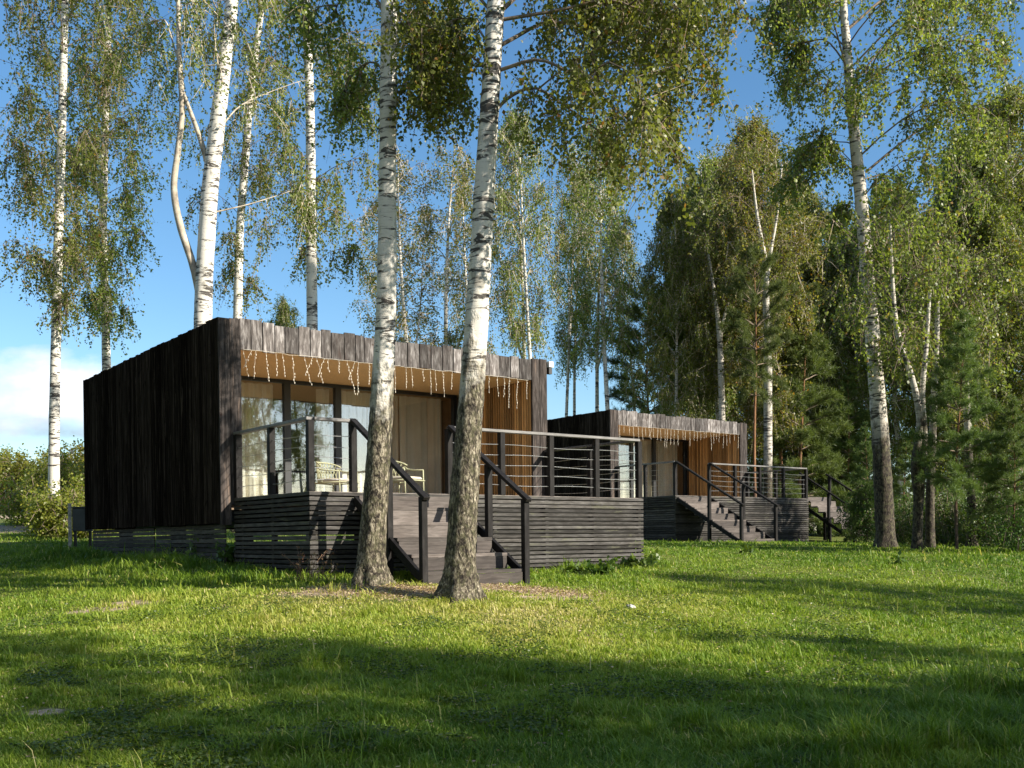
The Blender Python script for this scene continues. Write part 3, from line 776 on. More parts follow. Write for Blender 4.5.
# birches just behind the first cabin
big_birch('forked smooth white birch rising behind the roof of the nearest cabin',
    [(204, 545), (203, 420), (203, 320), (206, 250), (211, 180), (219, 110), (227, 40), (232, 0), (241, -150), (250, -330)], 23.0, [21, 18, 17.5, 17, 16, 15, 13, 12, 10, 5],
    'birch_far', 16, crown=[dict(n=15, lo=11.4, hi=19.0, spread=2.6)],
    limbs=[([(221, 127), (240, 106), (270, 92), (303, 80)], 1.5), ([(216, 212), (250, 204), (285, 193), (306, 185)], 1.0), ([(178, 60), (165, 20), (158, 40), (152, 90)], 1.0), ([(222, 95), (214, 30), (218, 10), (214, 60)], -.8), ([(179, 40), (190, 0), (200, 30), (205, 80)], -.8)],
    extra=[([(203, 320), (199, 292), (192, 262), (180, 225), (174, 188), (178, 150), (182, 110), (179, 50), (178, 0), (176, -120)], [9, 8, 7.5, 7, 6.5, 6, 5.5, 5, 4, 3]),
           ([(209, 168), (200, 138), (189, 108), (183, 92)], [6, 5, 4, 3.5])],
    seed=13, size=.07, strands=5, leaves=8, slen=.8, limbmat='limb_pale', rough=.03, flare=None, ringstep=.2, lr=.022)
big_birch('slim birch behind the cabin just right of the forked white birch',
    [(235, 545), (236, 400), (238, 300), (240, 230), (246, 150), (251, 90), (262, 0), (270, -120), (276, -260)], 30.0, [11, 10, 9, 8, 8, 7, 6, 4, 2],
    'birch_far', 10, crown=[dict(n=30, lo=7.2, hi=21.0, spread=1.9)], seed=14, size=.075, strands=8, leaves=8, slen=1.1, ringstep=.3, rough=.03, flare=None, lr=.02, bare=.1)
big_birch('straight birch standing behind the cabin left of the near trunk',
    [(313, 545), (312, 400), (312, 320), (311, 220), (310, 110), (306, 0), (303, -120), (300, -280)], 27.0, [14, 12, 11, 10, 9, 8, 6, 3],
    'birch_far', 12, crown=[dict(n=34, lo=6.8, hi=20.0, spread=2.0, bias=(0.3, .35))], seed=15, size=.075, strands=9, leaves=8, slen=1.0, ringstep=.3, rough=.03, flare=None, lr=.022)
big_birch('leftmost tall birch growing beside the bushes at the field',
    [(54, 520), (54, 470), (55, 380), (58, 250), (62, 120), (65, 0), (68, -140), (70, -300)], 27.0, [13, 11, 10, 9, 8, 7, 5, 3],
    'birch_far', 12, crown=[dict(n=52, lo=6.0, hi=20.0, spread=1.85)], seed=16, size=.075, strands=8, leaves=9, slen=1.1, ringstep=.3, rough=.03, flare=None, lr=.02)
big_birch('slim birch at the back left corner of the nearest cabin',
    [(108, 535), (107, 400), (105, 300), (103, 230), (105, 130), (108, 40), (110, -80), (112, -230)], 30.0, [10, 9, 8, 8, 7, 6, 5, 2],
    'birch_far', 10, crown=[dict(n=52, lo=6.2, hi=20.5, spread=2.1)], seed=17, size=.08, strands=8, leaves=9, slen=1.1, ringstep=.3, rough=.03, flare=None, lr=.02)
# the big birch at the forest edge on the right
big_birch('big birch with dark rough base at the lawn edge right of the second cabin',
    [(886, 549), (884, 500), (880, 430), (872, 330), (866, 260), (860, 190), (853, 120), (848, 60), (843, 0), (838, -130)], 22.0, [20, 18, 16.5, 14, 13, 12, 10.5, 9, 7, 3],
    'birch_dark', 18, crown=[dict(n=30, lo=6.4, hi=13.8, spread=2.6, bias=(-.1, .4))],
    limbs=[([(866, 172), (905, 140), (940, 118), (975, 105), (1000, 120)], .8), ([(862, 180), (840, 160), (815, 150), (795, 190)], .6), ([(852, 90), (900, 60), (960, 40), (1005, 60)], -.8), ([(847, 30), (900, -10), (960, 0), (1010, 40)], .8), ([(850, 70), (825, 40), (800, 50), (782, 85)], .5), ([(845, 10), (815, -20), (795, 0), (778, 40)], .3)],
    seed=18, size=.075, strands=11, leaves=10, slen=.8, ringstep=.12, flare=.5, lr=.025)

# ------------------------------------------------------------------ tree stock for the wood
VB = [birch_variant(31, 15, .14, .22, 2.3, 60, 'birch_leaf', True, .095, 7, 9), birch_variant(32, 15, .12, .42, 1.7, 34, 'birch_leaf', False, .09, 5, 8),
      birch_variant(33, 15, .13, .22, 2.4, 60, 'birch_leaf_dry', True, .095, 7, 9), birch_variant(34, 15, .11, .45, 1.6, 26, 'birch_leaf_dry', True, .085, 4, 7, bare=.2),
      birch_variant(35, 15, .13, .06, 2.6, 80, 'birch_leaf', False, .10, 7, 10)]
VB.append(birch_variant(36, 15, .12, .28, 2.3, 20, 'birch_leaf', True, .10, 4, 7, slen=.7))
VP = [pine_variant(41, 13, .13, .3, 2.4, 16, 6, 46, False), pine_variant(42, 9, .09, .06, 2.1, 17, 6, 44, True), pine_variant(44, 9, .07, .30, 1.9, 13, 6, 46, True), pine_variant(43, 14, .14, .5, 2.2, 11, 6, 50, False)]
VU = [bush_variant(51, 1.2, 1.8, 2200, .09), bush_variant(52, 1.0, 2.4, 2200, .085), bush_variant(53, 1.3, 1.3, 1800, .09), bush_variant(54, 1.2, 1.6, 1500, .065, 'weed_leaf'), bush_variant(55, .9, 2.2, 1300, .065, 'weed_leaf')]
USED = {}
def plant(kind, i, px, Y, top, label, cat='tree', group=None, rz=None, wide=1.0, x=None, base_h=None):
    """a copy of a stock plant whose tip stands at image row `top` (or of height base_h)."""
    stock = {'birch': VB, 'pine': VP, 'bush': VU}[kind][i]
    X = at(px, 540, Y)[0] if x is None else x
    g = hz(X, Y); H = {'birch': [15] * 6, 'pine': [13, 9, 9, 14], 'bush': [1.9, 2.5, 1.4, 1.9, 2.6]}[kind][i]
    h = (at(px, top, Y)[2] - g) if base_h is None else base_h
    s = h / H
    nm = {'birch': 'birch_tree', 'pine': 'pine_tree', 'bush': 'bush'}[kind]
    r = random.Random(int(X * 97 + Y * 31)); rot = r.uniform(0, 6.28) if rz is None else rz
    key = (kind, i)
    if key not in USED:
        root = put_tree(nm, stock, (X, Y, g), label, cat, group); USED[key] = root
    else:
        root = copy_tree(USED[key]); root['label'] = label
        if group: root['group'] = group
        elif 'group' in root: del root['group']
    root.location = (X, Y, g); root.rotation_euler = (0, 0, rot); root.scale = (s * wide, s * wide, s)
    return root

# birches behind, seen between the trunks over the two roofs
for i, px, Y, top, wide, lab in [
    (3, 457, 44, 135, 1.25, 'thin birch with spreading bare limbs left of the leaning birch over the roof'),
    (3, 425, 40, 150, 1.2, 'thin sparse birch between the two near trunks over the roof'),
    (3, 521, 40, 120, .9, 'slender birch right of the leaning near trunk over the cabin roof'),
    (1, 541, 38, 100, .8, 'slender birch above the right end of the nearest cabin roof'),
    (3, 563, 44, 150, .8, 'leftmost slim birch in the gap between the two cabins'),
    (1, 577, 46, 160, .7, 'second slim birch in the gap between the two cabins'),
    (3, 600, 44, 125, .9, 'thin birch standing behind the left end of the second roof'),
    (1, 616, 41, 105, .9, 'taller birch with white trunk behind the left corner of the second roof'),
    (3, 485, 52, 170, 1.0, 'distant sparse birch hidden partly by the leaning birch'),
    (3, 400, 50, 190, 1.1, 'distant sparse birch just right of the left near trunk'),
    (1, 640, 58, 225, .9, 'small distant birch left of the dark wood over the second roof'),
    (4, 276, 52, 300, .8, 'small distant tree top just above the roof of the nearest cabin')]:
    plant('birch', i, px, Y, top, lab, group='birches behind the cabins', wide=wide)
# right-hand wood
for k, i, px, Y, top, wide, lab in [
    ('birch', 4, 672, 41, 200, .8, 'leafy birch at the left end of the wood above the second roof'),
    ('birch', 0, 712, 43, 160, .9, 'green birch above the middle of the second roof'),
    ('birch', 2, 765, 40, 128, 1.0, 'tall yellowing birch with forked white trunk behind the second cabin'),
    ('birch', 2, 735, 50, 150, 1.0, 'yellowing birch deeper behind the second cabin'),
    ('birch', 1, 722, 41, 205, .8, 'white trunked birch behind the right half of the second roof'),
    ('birch', 4, 820, 46, 185, 1.0, 'green birch left of the big lawn edge birch'),
    ('birch', 0, 905, 43, 175, 1.0, 'pale green birch just right of the big lawn edge birch'),
    ('birch', 4, 945, 43, 150, 1.0, 'bushy birch behind the young dark pine'),
    ('birch', 0, 995, 43, 130, 1.0, 'tall birch near the right edge of the wood'),
    ('birch', 4, 1035, 43, 90, 1.0, 'large birch at the right border of the photo'),
    ('birch', 1, 840, 48, 200, 1.1, 'far birch over the third stair'),
    ('birch', 4, 872, 45, 230, 1.0, 'leafy birch between the third stair and the big lawn edge birch'),
    ('birch', 0, 965, 42, 210, 1.1, 'pale green birch hanging over the young dark pine'),
    ('birch', 4, 1010, 42, 250, 1.1, 'low bushy birch behind the right border'),
    ('birch', 4, 745, 46, 260, 1.1, 'full green birch behind the right half of the second roof'),
    ('birch', 4, 800, 47, 260, 1.2, 'full green birch deep behind the second deck'),
    ('pine', 0, 652, 46, 285, .8, 'dark conifer at the left end of the wood drooping beside the sky gap'),
    ('pine', 3, 697, 42, 260, .7, 'pine with bare orange trunk above the second roof'),
    ('pine', 3, 683, 49, 270, .7, 'thin pine left of the orange trunked pine'),
    ('pine', 3, 757, 35.5, 250, .7, 'pine with orange trunk right beside the second cabin'),
    ('pine', 3, 784, 40, 250, .8, 'pine with leaning orange trunk behind the second deck'),
    ('pine', 1, 800, 39.5, 300, 1.0, 'young bushy pine right behind the second deck'),
    ('pine', 1, 846, 43, 380, 1.0, 'small young pine above the third stair'),
    ('pine', 1, 779, 45, 330, 1.1, 'bushy pine deeper behind the second deck'),
    ('pine', 2, 957, 20.2, 318, .95, 'young dark pine with thin reddish trunk on the lawn edge'),
    ('pine', 2, 1012, 20, 400, .95, 'young green pine with thin trunk at the right border'),
    ('pine', 1, 867, 31, 425, .8, 'little green pine left of the big lawn edge birch'),
    ('birch', 0, 930, 46, 190, 1.0, 'tall birch standing behind the twin birches'),
    ('birch', 1, 1000, 47, 150, 1.0, 'tall slim birch deep in the right wood'),
    ('pine', 1, 905, 29, 440, 1.0, 'small pine shaded between the big birch and the twin birches'),
    ('birch', 0, 860, 52, 220, 1.2, 'green birch deep behind the third stair'),
    ('birch', 2, 800, 54, 200, 1.1, 'yellowing birch deep behind the second deck'),
    ('pine', 1, 985, 27, 455, 1.0, 'low pine behind the young dark pine')]:
    plant(k, i, px, Y, top, lab, group='trees of the wood on the right', wide=wide)
big_birch('birch with pale forked trunk standing out behind the right end of the second cabin',
    [(768, 540), (768, 420), (768, 340), (766, 300), (765, 262), (757, 215), (752, 170)], 36.5, [9, 8.5, 7.5, 7, 5.5, 3, 1.5], 'birch_dark', 10,
    crown=[dict(n=22, lo=7.5, hi=13.6, spread=1.9, strands=4)], extra=[([(766, 285), (771, 250), (777, 215), (782, 165)], [5, 3.5, 2.5, 1.5])], seed=24, size=.09, strands=4, leaves=6, ringstep=.3, flare=None, rough=.03, lr=.02, leafmat='birch_leaf_dry')
big_birch('birch with thin white trunk showing above the middle of the second roof',
    [(722, 540), (722, 430), (721, 370), (719, 330), (714, 290), (706, 240)], 39.0, [7, 6.5, 6, 5, 3.5, 1.5], 'birch_dark', 10,
    crown=[dict(n=18, lo=8.2, hi=11.5, spread=1.7, strands=4)], extra=[([(720, 340), (726, 310), (735, 285), (746, 262)], [3.5, 3, 2, 1.5])], seed=25, size=.09, strands=4, leaves=6, ringstep=.3, flare=None, rough=.03, lr=.02)
# twin birches right of the big birch, and a trunk in the shade
big_birch('twin birch with kinked pale trunk right of the big lawn edge birch',
    [(917, 551), (918, 500), (915, 465), (920, 420), (911, 375), (898, 335), (893, 290), (890, 220)], 21.0, [11, 9, 8.5, 7.5, 6, 5.5, 4, 2], 'birch_dark', 10,
    crown=[dict(n=16, lo=3.2, hi=6.3, spread=1.5)], extra=[([(916, 540), (920, 500), (924, 440), (922, 395), (926, 350), (930, 290)], [8, 7.5, 7, 6, 4.5, 3])], seed=21, size=.075, strands=5, leaves=7, ringstep=.2, flare=.3, lr=.02)
big_birch('slim shaded birch between the twin birch and the young dark pine',
    [(930, 551), (930, 500), (932, 450), (934, 400), (937, 330), (938, 240)], 22.0, [10, 9, 8, 6.5, 5, 2], 'birch_dark', 10,
    crown=[dict(n=14, lo=3.2, hi=6.2, spread=1.4)], seed=22, size=.075, strands=5, leaves=7, ringstep=.2, flare=.3, lr=.02)
big_birch('grey shaded trunk right of the young dark pine at the lawn edge',
    [(972, 553), (972, 510), (969, 460), (966, 380), (962, 280)], 22.5, [11, 9, 8, 6, 3], 'birch_dark', 10,
    crown=[dict(n=14, lo=3.4, hi=5.4, spread=1.4)], seed=23, size=.075, strands=5, leaves=7, ringstep=.2, flare=.3, lr=.02)
# undergrowth below the wood, and the hedge on the left
for k, (i, px, Y, h, lab) in enumerate([
    (3, 842, 43, 2.6, 'shrub behind the third stair'), (4, 866, 33, 1.8, 'shrub left of the big birch base'), (3, 902, 25, 1.3, 'low shrub right of the big birch base'),
    (3, 945, 24, 1.6, 'low shrub behind the twin birch'), (4, 990, 22.5, 1.7, 'shrub near the right border'), (3, 1020, 20, 1.2, 'low shrub at the right border'),
    (3, 965, 26, 1.8, 'dark shrub behind the grey trunk'), (4, 880, 31, 2.4, 'shrub hidden behind the big birch'), (3, 1030, 23, 2.2, 'tall shrub at the right border'),
    (3, 925, 27, 1.5, 'shrub behind the slim shaded birch'), (4, 800, 44, 3.0, 'shrub deep behind the second deck'), (3, 760, 46, 3.0, 'shrub behind the right end of the second cabin')]):
    plant('bush', i, px, Y, 0, lab, 'shrub', 'undergrowth of the right wood', base_h=h)
for k, (i, px, Y, h, lab) in enumerate([
    (0, 62, 26.3, 1.5, 'yellow green bush in front of the foot of the leftmost birch'), (1, 60, 30, 2.1, 'yellow green bush behind the foot of the leftmost birch'), (0, 37, 32, 1.7, 'bush left of the leftmost birch'), (2, 78, 27, 1.3, 'low bush by the back corner of the nearest cabin'),
    (1, 80, 34, 2.4, 'tall bush between the leftmost birch and the cabin'), (1, 20, 60, 3.4, 'hedge bush beyond the sandy track'), (1, 2, 61, 3.5, 'hedge bush at the left border'),
    (0, 34, 62, 3.2, 'hedge bush behind the sandy track'), (1, 52, 61, 3.7, 'hedge bush behind the leftmost birch'), (0, 70, 58, 3.7, 'hedge bush near the cabin corner'), (1, 12, 66, 4.0, 'tall far hedge bush at the left border'), (0, -12, 60, 3.4, 'hedge bush just past the left border'),
    (1, 95, 58, 4.0, 'hedge bush hidden behind the nearest cabin')]):
    plant('bush', i, px, Y, 0, lab, 'bush', 'bushes along the field', base_h=h, wide=1.15)
# trees beside and behind the camera: some shade the lawn or mirror in the glass, others are added to block skylight
for k, (kd, i, x, y, h, lab) in enumerate([
    ('birch', 5, 12.8, 1.5, 8.5, 'birch right of the lawn, out of the photo'),
    ('birch', 1, 14.6, 0.9, 10, 'birch right of the lawn, out of the photo'),
    ('birch', 5, 16.6, -0.9, 11, 'birch right of the lawn, out of the photo'),
    ('birch', 5, 19.5, -1.2, 12.5, 'birch right of the lawn, out of the photo'),
    ('birch', 1, 23.5, -3.6, 14.5, 'birch right of the lawn, out of the photo'),
    ('birch', 5, 15, -1.6, 9.5, 'birch right of the lawn, out of the photo'),
    ('birch', 5, 18.5, -3.6, 12, 'birch right of the lawn, out of the photo'),
    ('birch', 5, 13.6, 9.0, 6.8, 'birch right of the lawn, out of the photo'),
    ('birch', 1, 16.4, 9.2, 8.4, 'birch right of the lawn, out of the photo'),
    ('birch', 5, 12.2, 4.9, 6.2, 'birch right of the lawn, out of the photo'),
    ('birch', 1, 15.2, 3.6, 7.6, 'birch right of the lawn, out of the photo'),
    ('birch', 5, 19, 7.6, 9.6, 'birch right of the lawn, out of the photo'),
    ('birch', 3, 27, 24, 14, 'birch right of the lawn, out of the photo'),
    ('birch', 5, 14.3, 0.2, 12.2, 'birch right of the lawn, out of the photo'),
    ('birch', 5, 15.6, -1.1, 12.6, 'birch right of the lawn, out of the photo'),
    ('birch', 5, 17.6, -1.5, 13.5, 'birch right of the lawn, out of the photo'),
    ('birch', 5, 16.5, -2.6, 12, 'birch right of the lawn, out of the photo'),
    ('birch', 4, -11, 9, 13, 'birch added left of the lawn to block skylight, out of the photo'),  # left row is added to keep skylight off the shaded faces
    ('birch', 0, -13, 13, 14, 'birch added left of the lawn to block skylight, out of the photo'),
    ('pine', 0, -14.5, 6, 13, 'pine added left of the lawn to block skylight, out of the photo'),
    ('birch', 4, -11, 3, 13, 'birch added left of the lawn to block skylight, out of the photo'),
    ('birch', 4, -17, 11, 15, 'birch added left of the lawn to block skylight, out of the photo'),
    ('birch', 0, -9.5, -2.5, 13, 'birch added left of the lawn to block skylight, out of the photo'),
    ('pine', 0, -17.5, 16, 13, 'pine added left of the lawn to block skylight, out of the photo'),
    ('birch', 4, -20, 19, 15, 'birch added left of the lawn to block skylight, out of the photo'),
    ('pine', 0, -6, -9, 13, 'pine added behind the camera to block skylight, out of the photo'),
    ('birch', 4, -14, -6, 14, 'birch added left of the lawn to block skylight, out of the photo'),
    ('birch', 4, 0, -13, 14, 'birch added behind the camera to block skylight, out of the photo'),
    ('birch', 0, 26, -9, 15, 'birch added behind the camera to block skylight, out of the photo'), ('pine', 3, 19, -11, 14, 'pine added behind the camera to block skylight, out of the photo'), ('birch', 2, 12, -16, 15, 'birch added behind the camera to block skylight, out of the photo'),
    ('pine', 0, 6, -22, 14, 'pine added behind the camera to block skylight, out of the photo'), ('birch', 4, 31, -15, 16, 'birch added behind the camera to block skylight, out of the photo'), ('pine', 3, 36, -22, 16, 'pine added behind the camera to block skylight, out of the photo'), ('birch', 4, 32, -3, 14, 'birch right of the lawn, out of the photo')]):
    plant(kd, i, 0, y, 0, lab, group='trees outside the photo', x=x, base_h=h)

# ------------------------------------------------------------------ third stair, small things
def third_stair():
    b = at(803, 540, 35.5); base = np.array([b[0], 35.5, hz(b[0], 35.5)])
    g = empty('garden_staircase', tuple(base), ROT, 'far wooden stair half hidden right of the second deck', 'staircase')
    m = MB(); n = 7; rise = .19; td = .3
    for k in range(n):
        z = rise * (n - k); y = -td * k
        m.box(0, 1.4, y - td, y, z - .04, z); m.box(.02, 1.38, y - .02, y - .001, z + .003, z + rise - .044)
    m.build('tread', MAT['stair'], g)
    for u in (-.03, 1.43):
        m = MB(); m.bar((u, .1, n * rise + .95), (u, -td * n - .1, .95 - .06), .08, .045); m.build('handrail', MAT['rail'], g)
        m = MB(); m.bar((u, .1, n * rise - .08), (u, -td * n, -.08), .05, .1); m.build('stringer', MAT['rail'], g)
        for t in (0.02, .5, .97):
            m = MB(); y = -td * n * t; m.box(u - .04, u + .04, y - .04, y + .04, -.2, n * rise * (1 - t) + .88); m.build('post', MAT['rail'], g)
    m = MB(); m.box(0, 1.4, 0.02, 2.0, n * rise - .04, n * rise + .0); m.build('landing', MAT['deck'], g)
    for u in (.05, 1.35):
        for y in (.1, 1.9):
            m = MB(); m.box(u - .045, u + .045, y - .045, y + .045, -.2, n * rise - .041); m.build('post', MAT['rail'], g)
third_stair()
p = at(79, 541, 22.9); gz = hz(p[0], p[1])
g = empty('utility_cabinet', (p[0], p[1], gz), .3, 'grey metal cabinet with a pale post beside the back corner of the nearest cabin', 'utility cabinet')
m = MB(); m.box(-.12, .28, -.12, .12, .35, .85); m.build('body', MAT['greypanel'], g, bevel=.01)
m = MB(); m.box(-.14, .3, -.14, .14, .851, .88); m.build('cover', MAT['greypanel'], g, bevel=.008)
m = MB(); m.box(-.2, -.13, -.16, -.1, -.1, .95); m.build('post', MAT['stone'], g, bevel=.006)
m = MB(); m.box(.2, .26, -.05, .05, -.1, .349); m.box(-.1, -.04, -.05, .05, -.1, .349); m.build('leg', MAT['black'], g)
def stone(px, py, Y, s, label):
    r = np.random.default_rng(int(px)); q = at(px, py, Y)
    import bmesh
    bm = bmesh.new(); bmesh.ops.create_icosphere(bm, subdivisions=3, radius=1)
    for v in bm.verts:
        c = v.co; k = 1 + .18 * math.sin(3.1 * c.x + px) + .15 * math.sin(4.3 * c.y + 1) + .1 * math.sin(6 * c.z + c.x * 3)
        v.co = (c.x * s * k, c.y * s * .8 * k, c.z * s * .55 * k)
    me = bpy.data.meshes.new('stone'); bm.to_mesh(me); bm.free(); me.materials.append(MAT['stone'])
    me.polygons.foreach_set('use_smooth', [True] * len(me.polygons))
    o = link('stone', me); o.location = (q[0], q[1], hz(q[0], q[1]) + s * .3); tag(o, label, 'stone')
stone(631, 603, 11.2, .055, 'pale stone lying in the grass right of the stair')
stone(685, 625, 9.9, .03, 'tiny pale stone in the lawn, nearer than the other stone')

# ------------------------------------------------------------------ ground
def ground_mat():
    t = NT('lawn_soil')
    co_ = t.coord('Object')
    a = t.noise(co_, .35, 5, .6); b = t.noise(co_, 5, 5, .65); c = t.noise(co_, 40, 3, .7)
    g = t.ramp(b, [(.3, (.06, .09, .016)), (.5, (.12, .155, .03)), (.7, (.21, .21, .06))])
    g = t.mix(t.ramp(a, [(.45, 0), (.7, .6)]), g, (.12, .11, .04))
    soil = t.ramp(c, [(.3, (.24, .175, .12)), (.55, (.46, .355, .25)), (.8, (.62, .51, .38))])
    at_ = t.n('ShaderNodeAttribute', attribute_name='bare')
    m = t.math('ADD', at_.outputs['Fac'], t.math('MULTIPLY', t.math('SUBTRACT', b, .5), .9))
    col = t.mix(t.ramp(m, [(.42, 0), (.62, 1)]), g, soil)
    return t.done(t.pbr(col, .95, t.bump(t.math('ADD', c, b), .6, .03), .15))
BARE = [(at(375, 592, 11.9), 1.2, .6), (at(335, 588, 12.2), .55, .35), (at(425, 596, 11.8), .7, .35), (at(535, 592, 12.6), .75, .45), (at(500, 590, 12.7), .7, .4), (at(570, 596, 12.3), .35, .25), (at(100, 612, 11.4), .5, .25), (at(45, 716, 6.4), .14, .12),
        (at(130, 606, 11.8), .4, .22), (at(10, 519, 44), 9.0, 4.0), (at(15, 528, 31), 4.0, 2.0), (at(560, 600, 11.9), .7, .22)]
def bare(x, y):
    v = np.zeros_like(x)
    for q, rx, ry in BARE:
        d = ((x - q[0]) / rx) ** 2 + ((y - q[1]) / ry) ** 2
        v = np.maximum(v, np.exp(-d * .9))
    return v
def axis_pts(lo, hi, fine_lo, fine_hi, fine, grow=1.25):
    a = list(np.arange(fine_lo, fine_hi + 1e-6, fine)); s = fine; x = fine_hi
    while x < hi: s = min(s * grow, 60); x += s; a.append(x)
    s = fine; x = fine_lo; b = []
    while x > lo: s = min(s * grow, 60); x -= s; b.append(x)
    return np.array(b[::-1] + a)
gx = axis_pts(-900, 900, -10, 12, .14); gy = axis_pts(-500, 1500, 4, 24, .14)
X, Y = np.meshgrid(gx, gy); Z = hgt(X, Y)
V = np.stack([X, Y, Z], -1).reshape(-1, 3); nx = len(gx)
ii = np.arange(len(gy) - 1)[:, None] * nx; kk = np.arange(nx - 1)[None, :]
Q = np.stack([ii + kk, ii + kk + 1, ii + nx + kk + 1, ii + nx + kk], -1).reshape(-1, 4)
gme = np_mesh('ground', V, Q, ground_mat(), None, True)
ba = gme.attributes.new('bare', 'FLOAT', 'POINT'); ba.data.foreach_set('value', bare(V[:, 0], V[:, 1]).astype(np.float32))
tag(link('ground', gme), kind='structure')

# ------------------------------------------------------------------ grass (one stuff object) and ground litter
def vnoise(x, y, s, seed):
    r = np.random.default_rng(seed); n = 64; T = r.random((n, n))
    u = x / s; v = y / s; i = np.floor(u).astype(int); j = np.floor(v).astype(int); fu = u - i; fv = v - j
    fu = fu * fu * (3 - 2 * fu); fv = fv * fv * (3 - 2 * fv)
    g = lambda a, b: T[a % n, b % n]
    return (g(i, j) * (1 - fu) + g(i + 1, j) * fu) * (1 - fv) + (g(i, j + 1) * (1 - fu) + g(i + 1, j + 1) * fu) * fv
def local_uv(x, y, base):
    c, s = math.cos(ROT), math.sin(ROT); dx = x - base[0]; dy = y - base[1]
    return c * dx + s * dy, -s * dx + c * dy
def grass_mat():
    t = NT('grass_blades')
    a = t.n('ShaderNodeAttribute', attribute_name='tint')
    c = t.ramp(a.outputs['Fac'], [(0, (.06, .125, .013)), (.35, (.16, .25, .026)), (.65, (.29, .35, .046)), (.85, (.45, .42, .12)), (1, (.56, .48, .24))])
    p = t.pbr(c, .5, None, .3)
    tl = t.n('ShaderNodeBsdfTranslucent'); t.l(t.mix(1.0, c, (1.4, 1.5, .7), 'MULTIPLY'), tl.inputs['Color'])
    mx = t.n('ShaderNodeMixShader'); mx.inputs[0].default_value = .35; t.l(p, mx.inputs[1]); t.l(tl.outputs[0], mx.inputs[2])
    return t.done(mx.outputs[0])
def grass(N):
    r = np.random.default_rng(99)
    y0, y1 = 4.6, 34.0; u = r.random(N)
    y = (y0 ** -.75 + u * (y1 ** -.75 - y0 ** -.75)) ** (-1 / .75)
    x = (r.random(N) * 2 - 1) * (.52 * y + 1.2)
    k = np.ones(N, bool)
    for base in (CA, C2):
        cu, cv = local_uv(x, y, base)
        k &= ~((cu > .25) & (cu < W - .2) & (cv > -DD) & (cv < D - .1))
    b = bare(x, y) + (vnoise(x, y, .22, 1) - .5) * .8
    k &= r.random(N) > np.clip((b - .25) * 2.2, 0, .93)
    x, y = x[k], y[k]; n = len(x); b = b[k]
    z = hgt(x, y)
    big = vnoise(x, y, 1.7, 2); med = vnoise(x, y, .45, 3); sm = vnoise(x, y, .16, 4)
    h = (.020 + .044 * sm * med + .026 * big * med) * r.uniform(.5, 1.4, n)
    h *= 1 + 1.1 * np.clip((vnoise(x, y, .11, 21) * vnoise(x, y, .5, 22) - .42) * 5, 0, 1)
    cu, cv = local_uv(x, y, CA)
    tall = np.exp(-((cu + .55) / .75) ** 2) * (cv > -2.2) * (cv < 8) * 1.0 + np.exp(-(cv + DD + .25) ** 2 / .05) * (cu > 2.8) * (cu < W + .6) * .6
    c2u, c2v = local_uv(x, y, C2); tall += np.exp(-(c2v + DD + .2) ** 2 / .1) * (c2u > 1.6) * (c2u < W) * .5
    for q, rr, st in ((at(455, 602, 11.3), .38, .9), (at(300, 578, 12.6), .5, .8), (at(372, 584, 12.2), .4, .5), (at(340, 740, 5.6), .3, .5), (at(960, 720, 6.2), .9, 1.1), (at(1010, 690, 6.8), 1.0, 1.0), (at(820, 745, 5.6), .7, .7), (at(700, 720, 6.3), .3, .6), (at(570, 565, 14), .4, .6), (at(640, 760, 5.4), .5, .6)):
        tall = np.maximum(tall, st * np.exp(-((x - q[0]) ** 2 + (y - q[1]) ** 2) / rr ** 2))
    h = h * (1 + 2.2 * np.clip(tall, 0, 1.2) * r.uniform(.4, 1.3, n))
    st = r.random(n) < .004; h[st] += r.uniform(.05, .16, st.sum())
    w = (.0012 + .00036 * y) * r.uniform(.7, 1.3, n)
    az = r.uniform(0, 6.28, n); lean = r.uniform(.15, 1.0, n) * h
    d = np.stack([np.cos(az), np.sin(az), 0 * az], 1); s = np.stack([-np.sin(az + r.normal(0, .5, n)), np.cos(az), 0 * az], 1) * w[:, None]
    B = np.stack([x, y, z - .006], 1)
    M_ = B + d * (lean * .35)[:, None] + np.c_[0 * h, 0 * h, h * .62]
    Tp = B + d * lean[:, None] + np.c_[0 * h, 0 * h, h * r.uniform(.7, 1.0, n)]
    VV = np.stack([B - s, B + s, M_ + s * .8, M_ - s * .8, Tp + s * .15, Tp - s * .15], 1).reshape(-1, 3)
    i = np.arange(n)[:, None] * 6
    QQ = np.concatenate([i + np.array([0, 1, 2, 3]), i + np.array([3, 2, 4, 5])])
    dry = vnoise(x, y, 2.6, 8) * .6 + vnoise(x, y, .7, 9) * .4
    zone = np.exp(-((y - 10.8) / 2.4) ** 2) * np.clip((4.5 - x) / 3, 0, 1) * .30
    tint = .08 + .62 * (dry - .3) + .34 * (vnoise(x, y, .13, 23) - .5) * vnoise(x, y, .6, 24) + .3 * r.random(n) + zone - .12 * np.clip(tall, 0, 1) + .3 * np.clip(b - .1, 0, .6)
    dd = r.random(n) < .045; tint[dd] = r.uniform(.8, 1, dd.sum())
    tint = np.repeat(np.clip(tint, 0, 1), 6)
    o = link('grass', np_mesh('grass', VV, QQ, grass_mat(), tint)); tag(o, kind='stuff')
    o['label'] = 'mown lawn grass with dry patches'
import os
grass(800000)
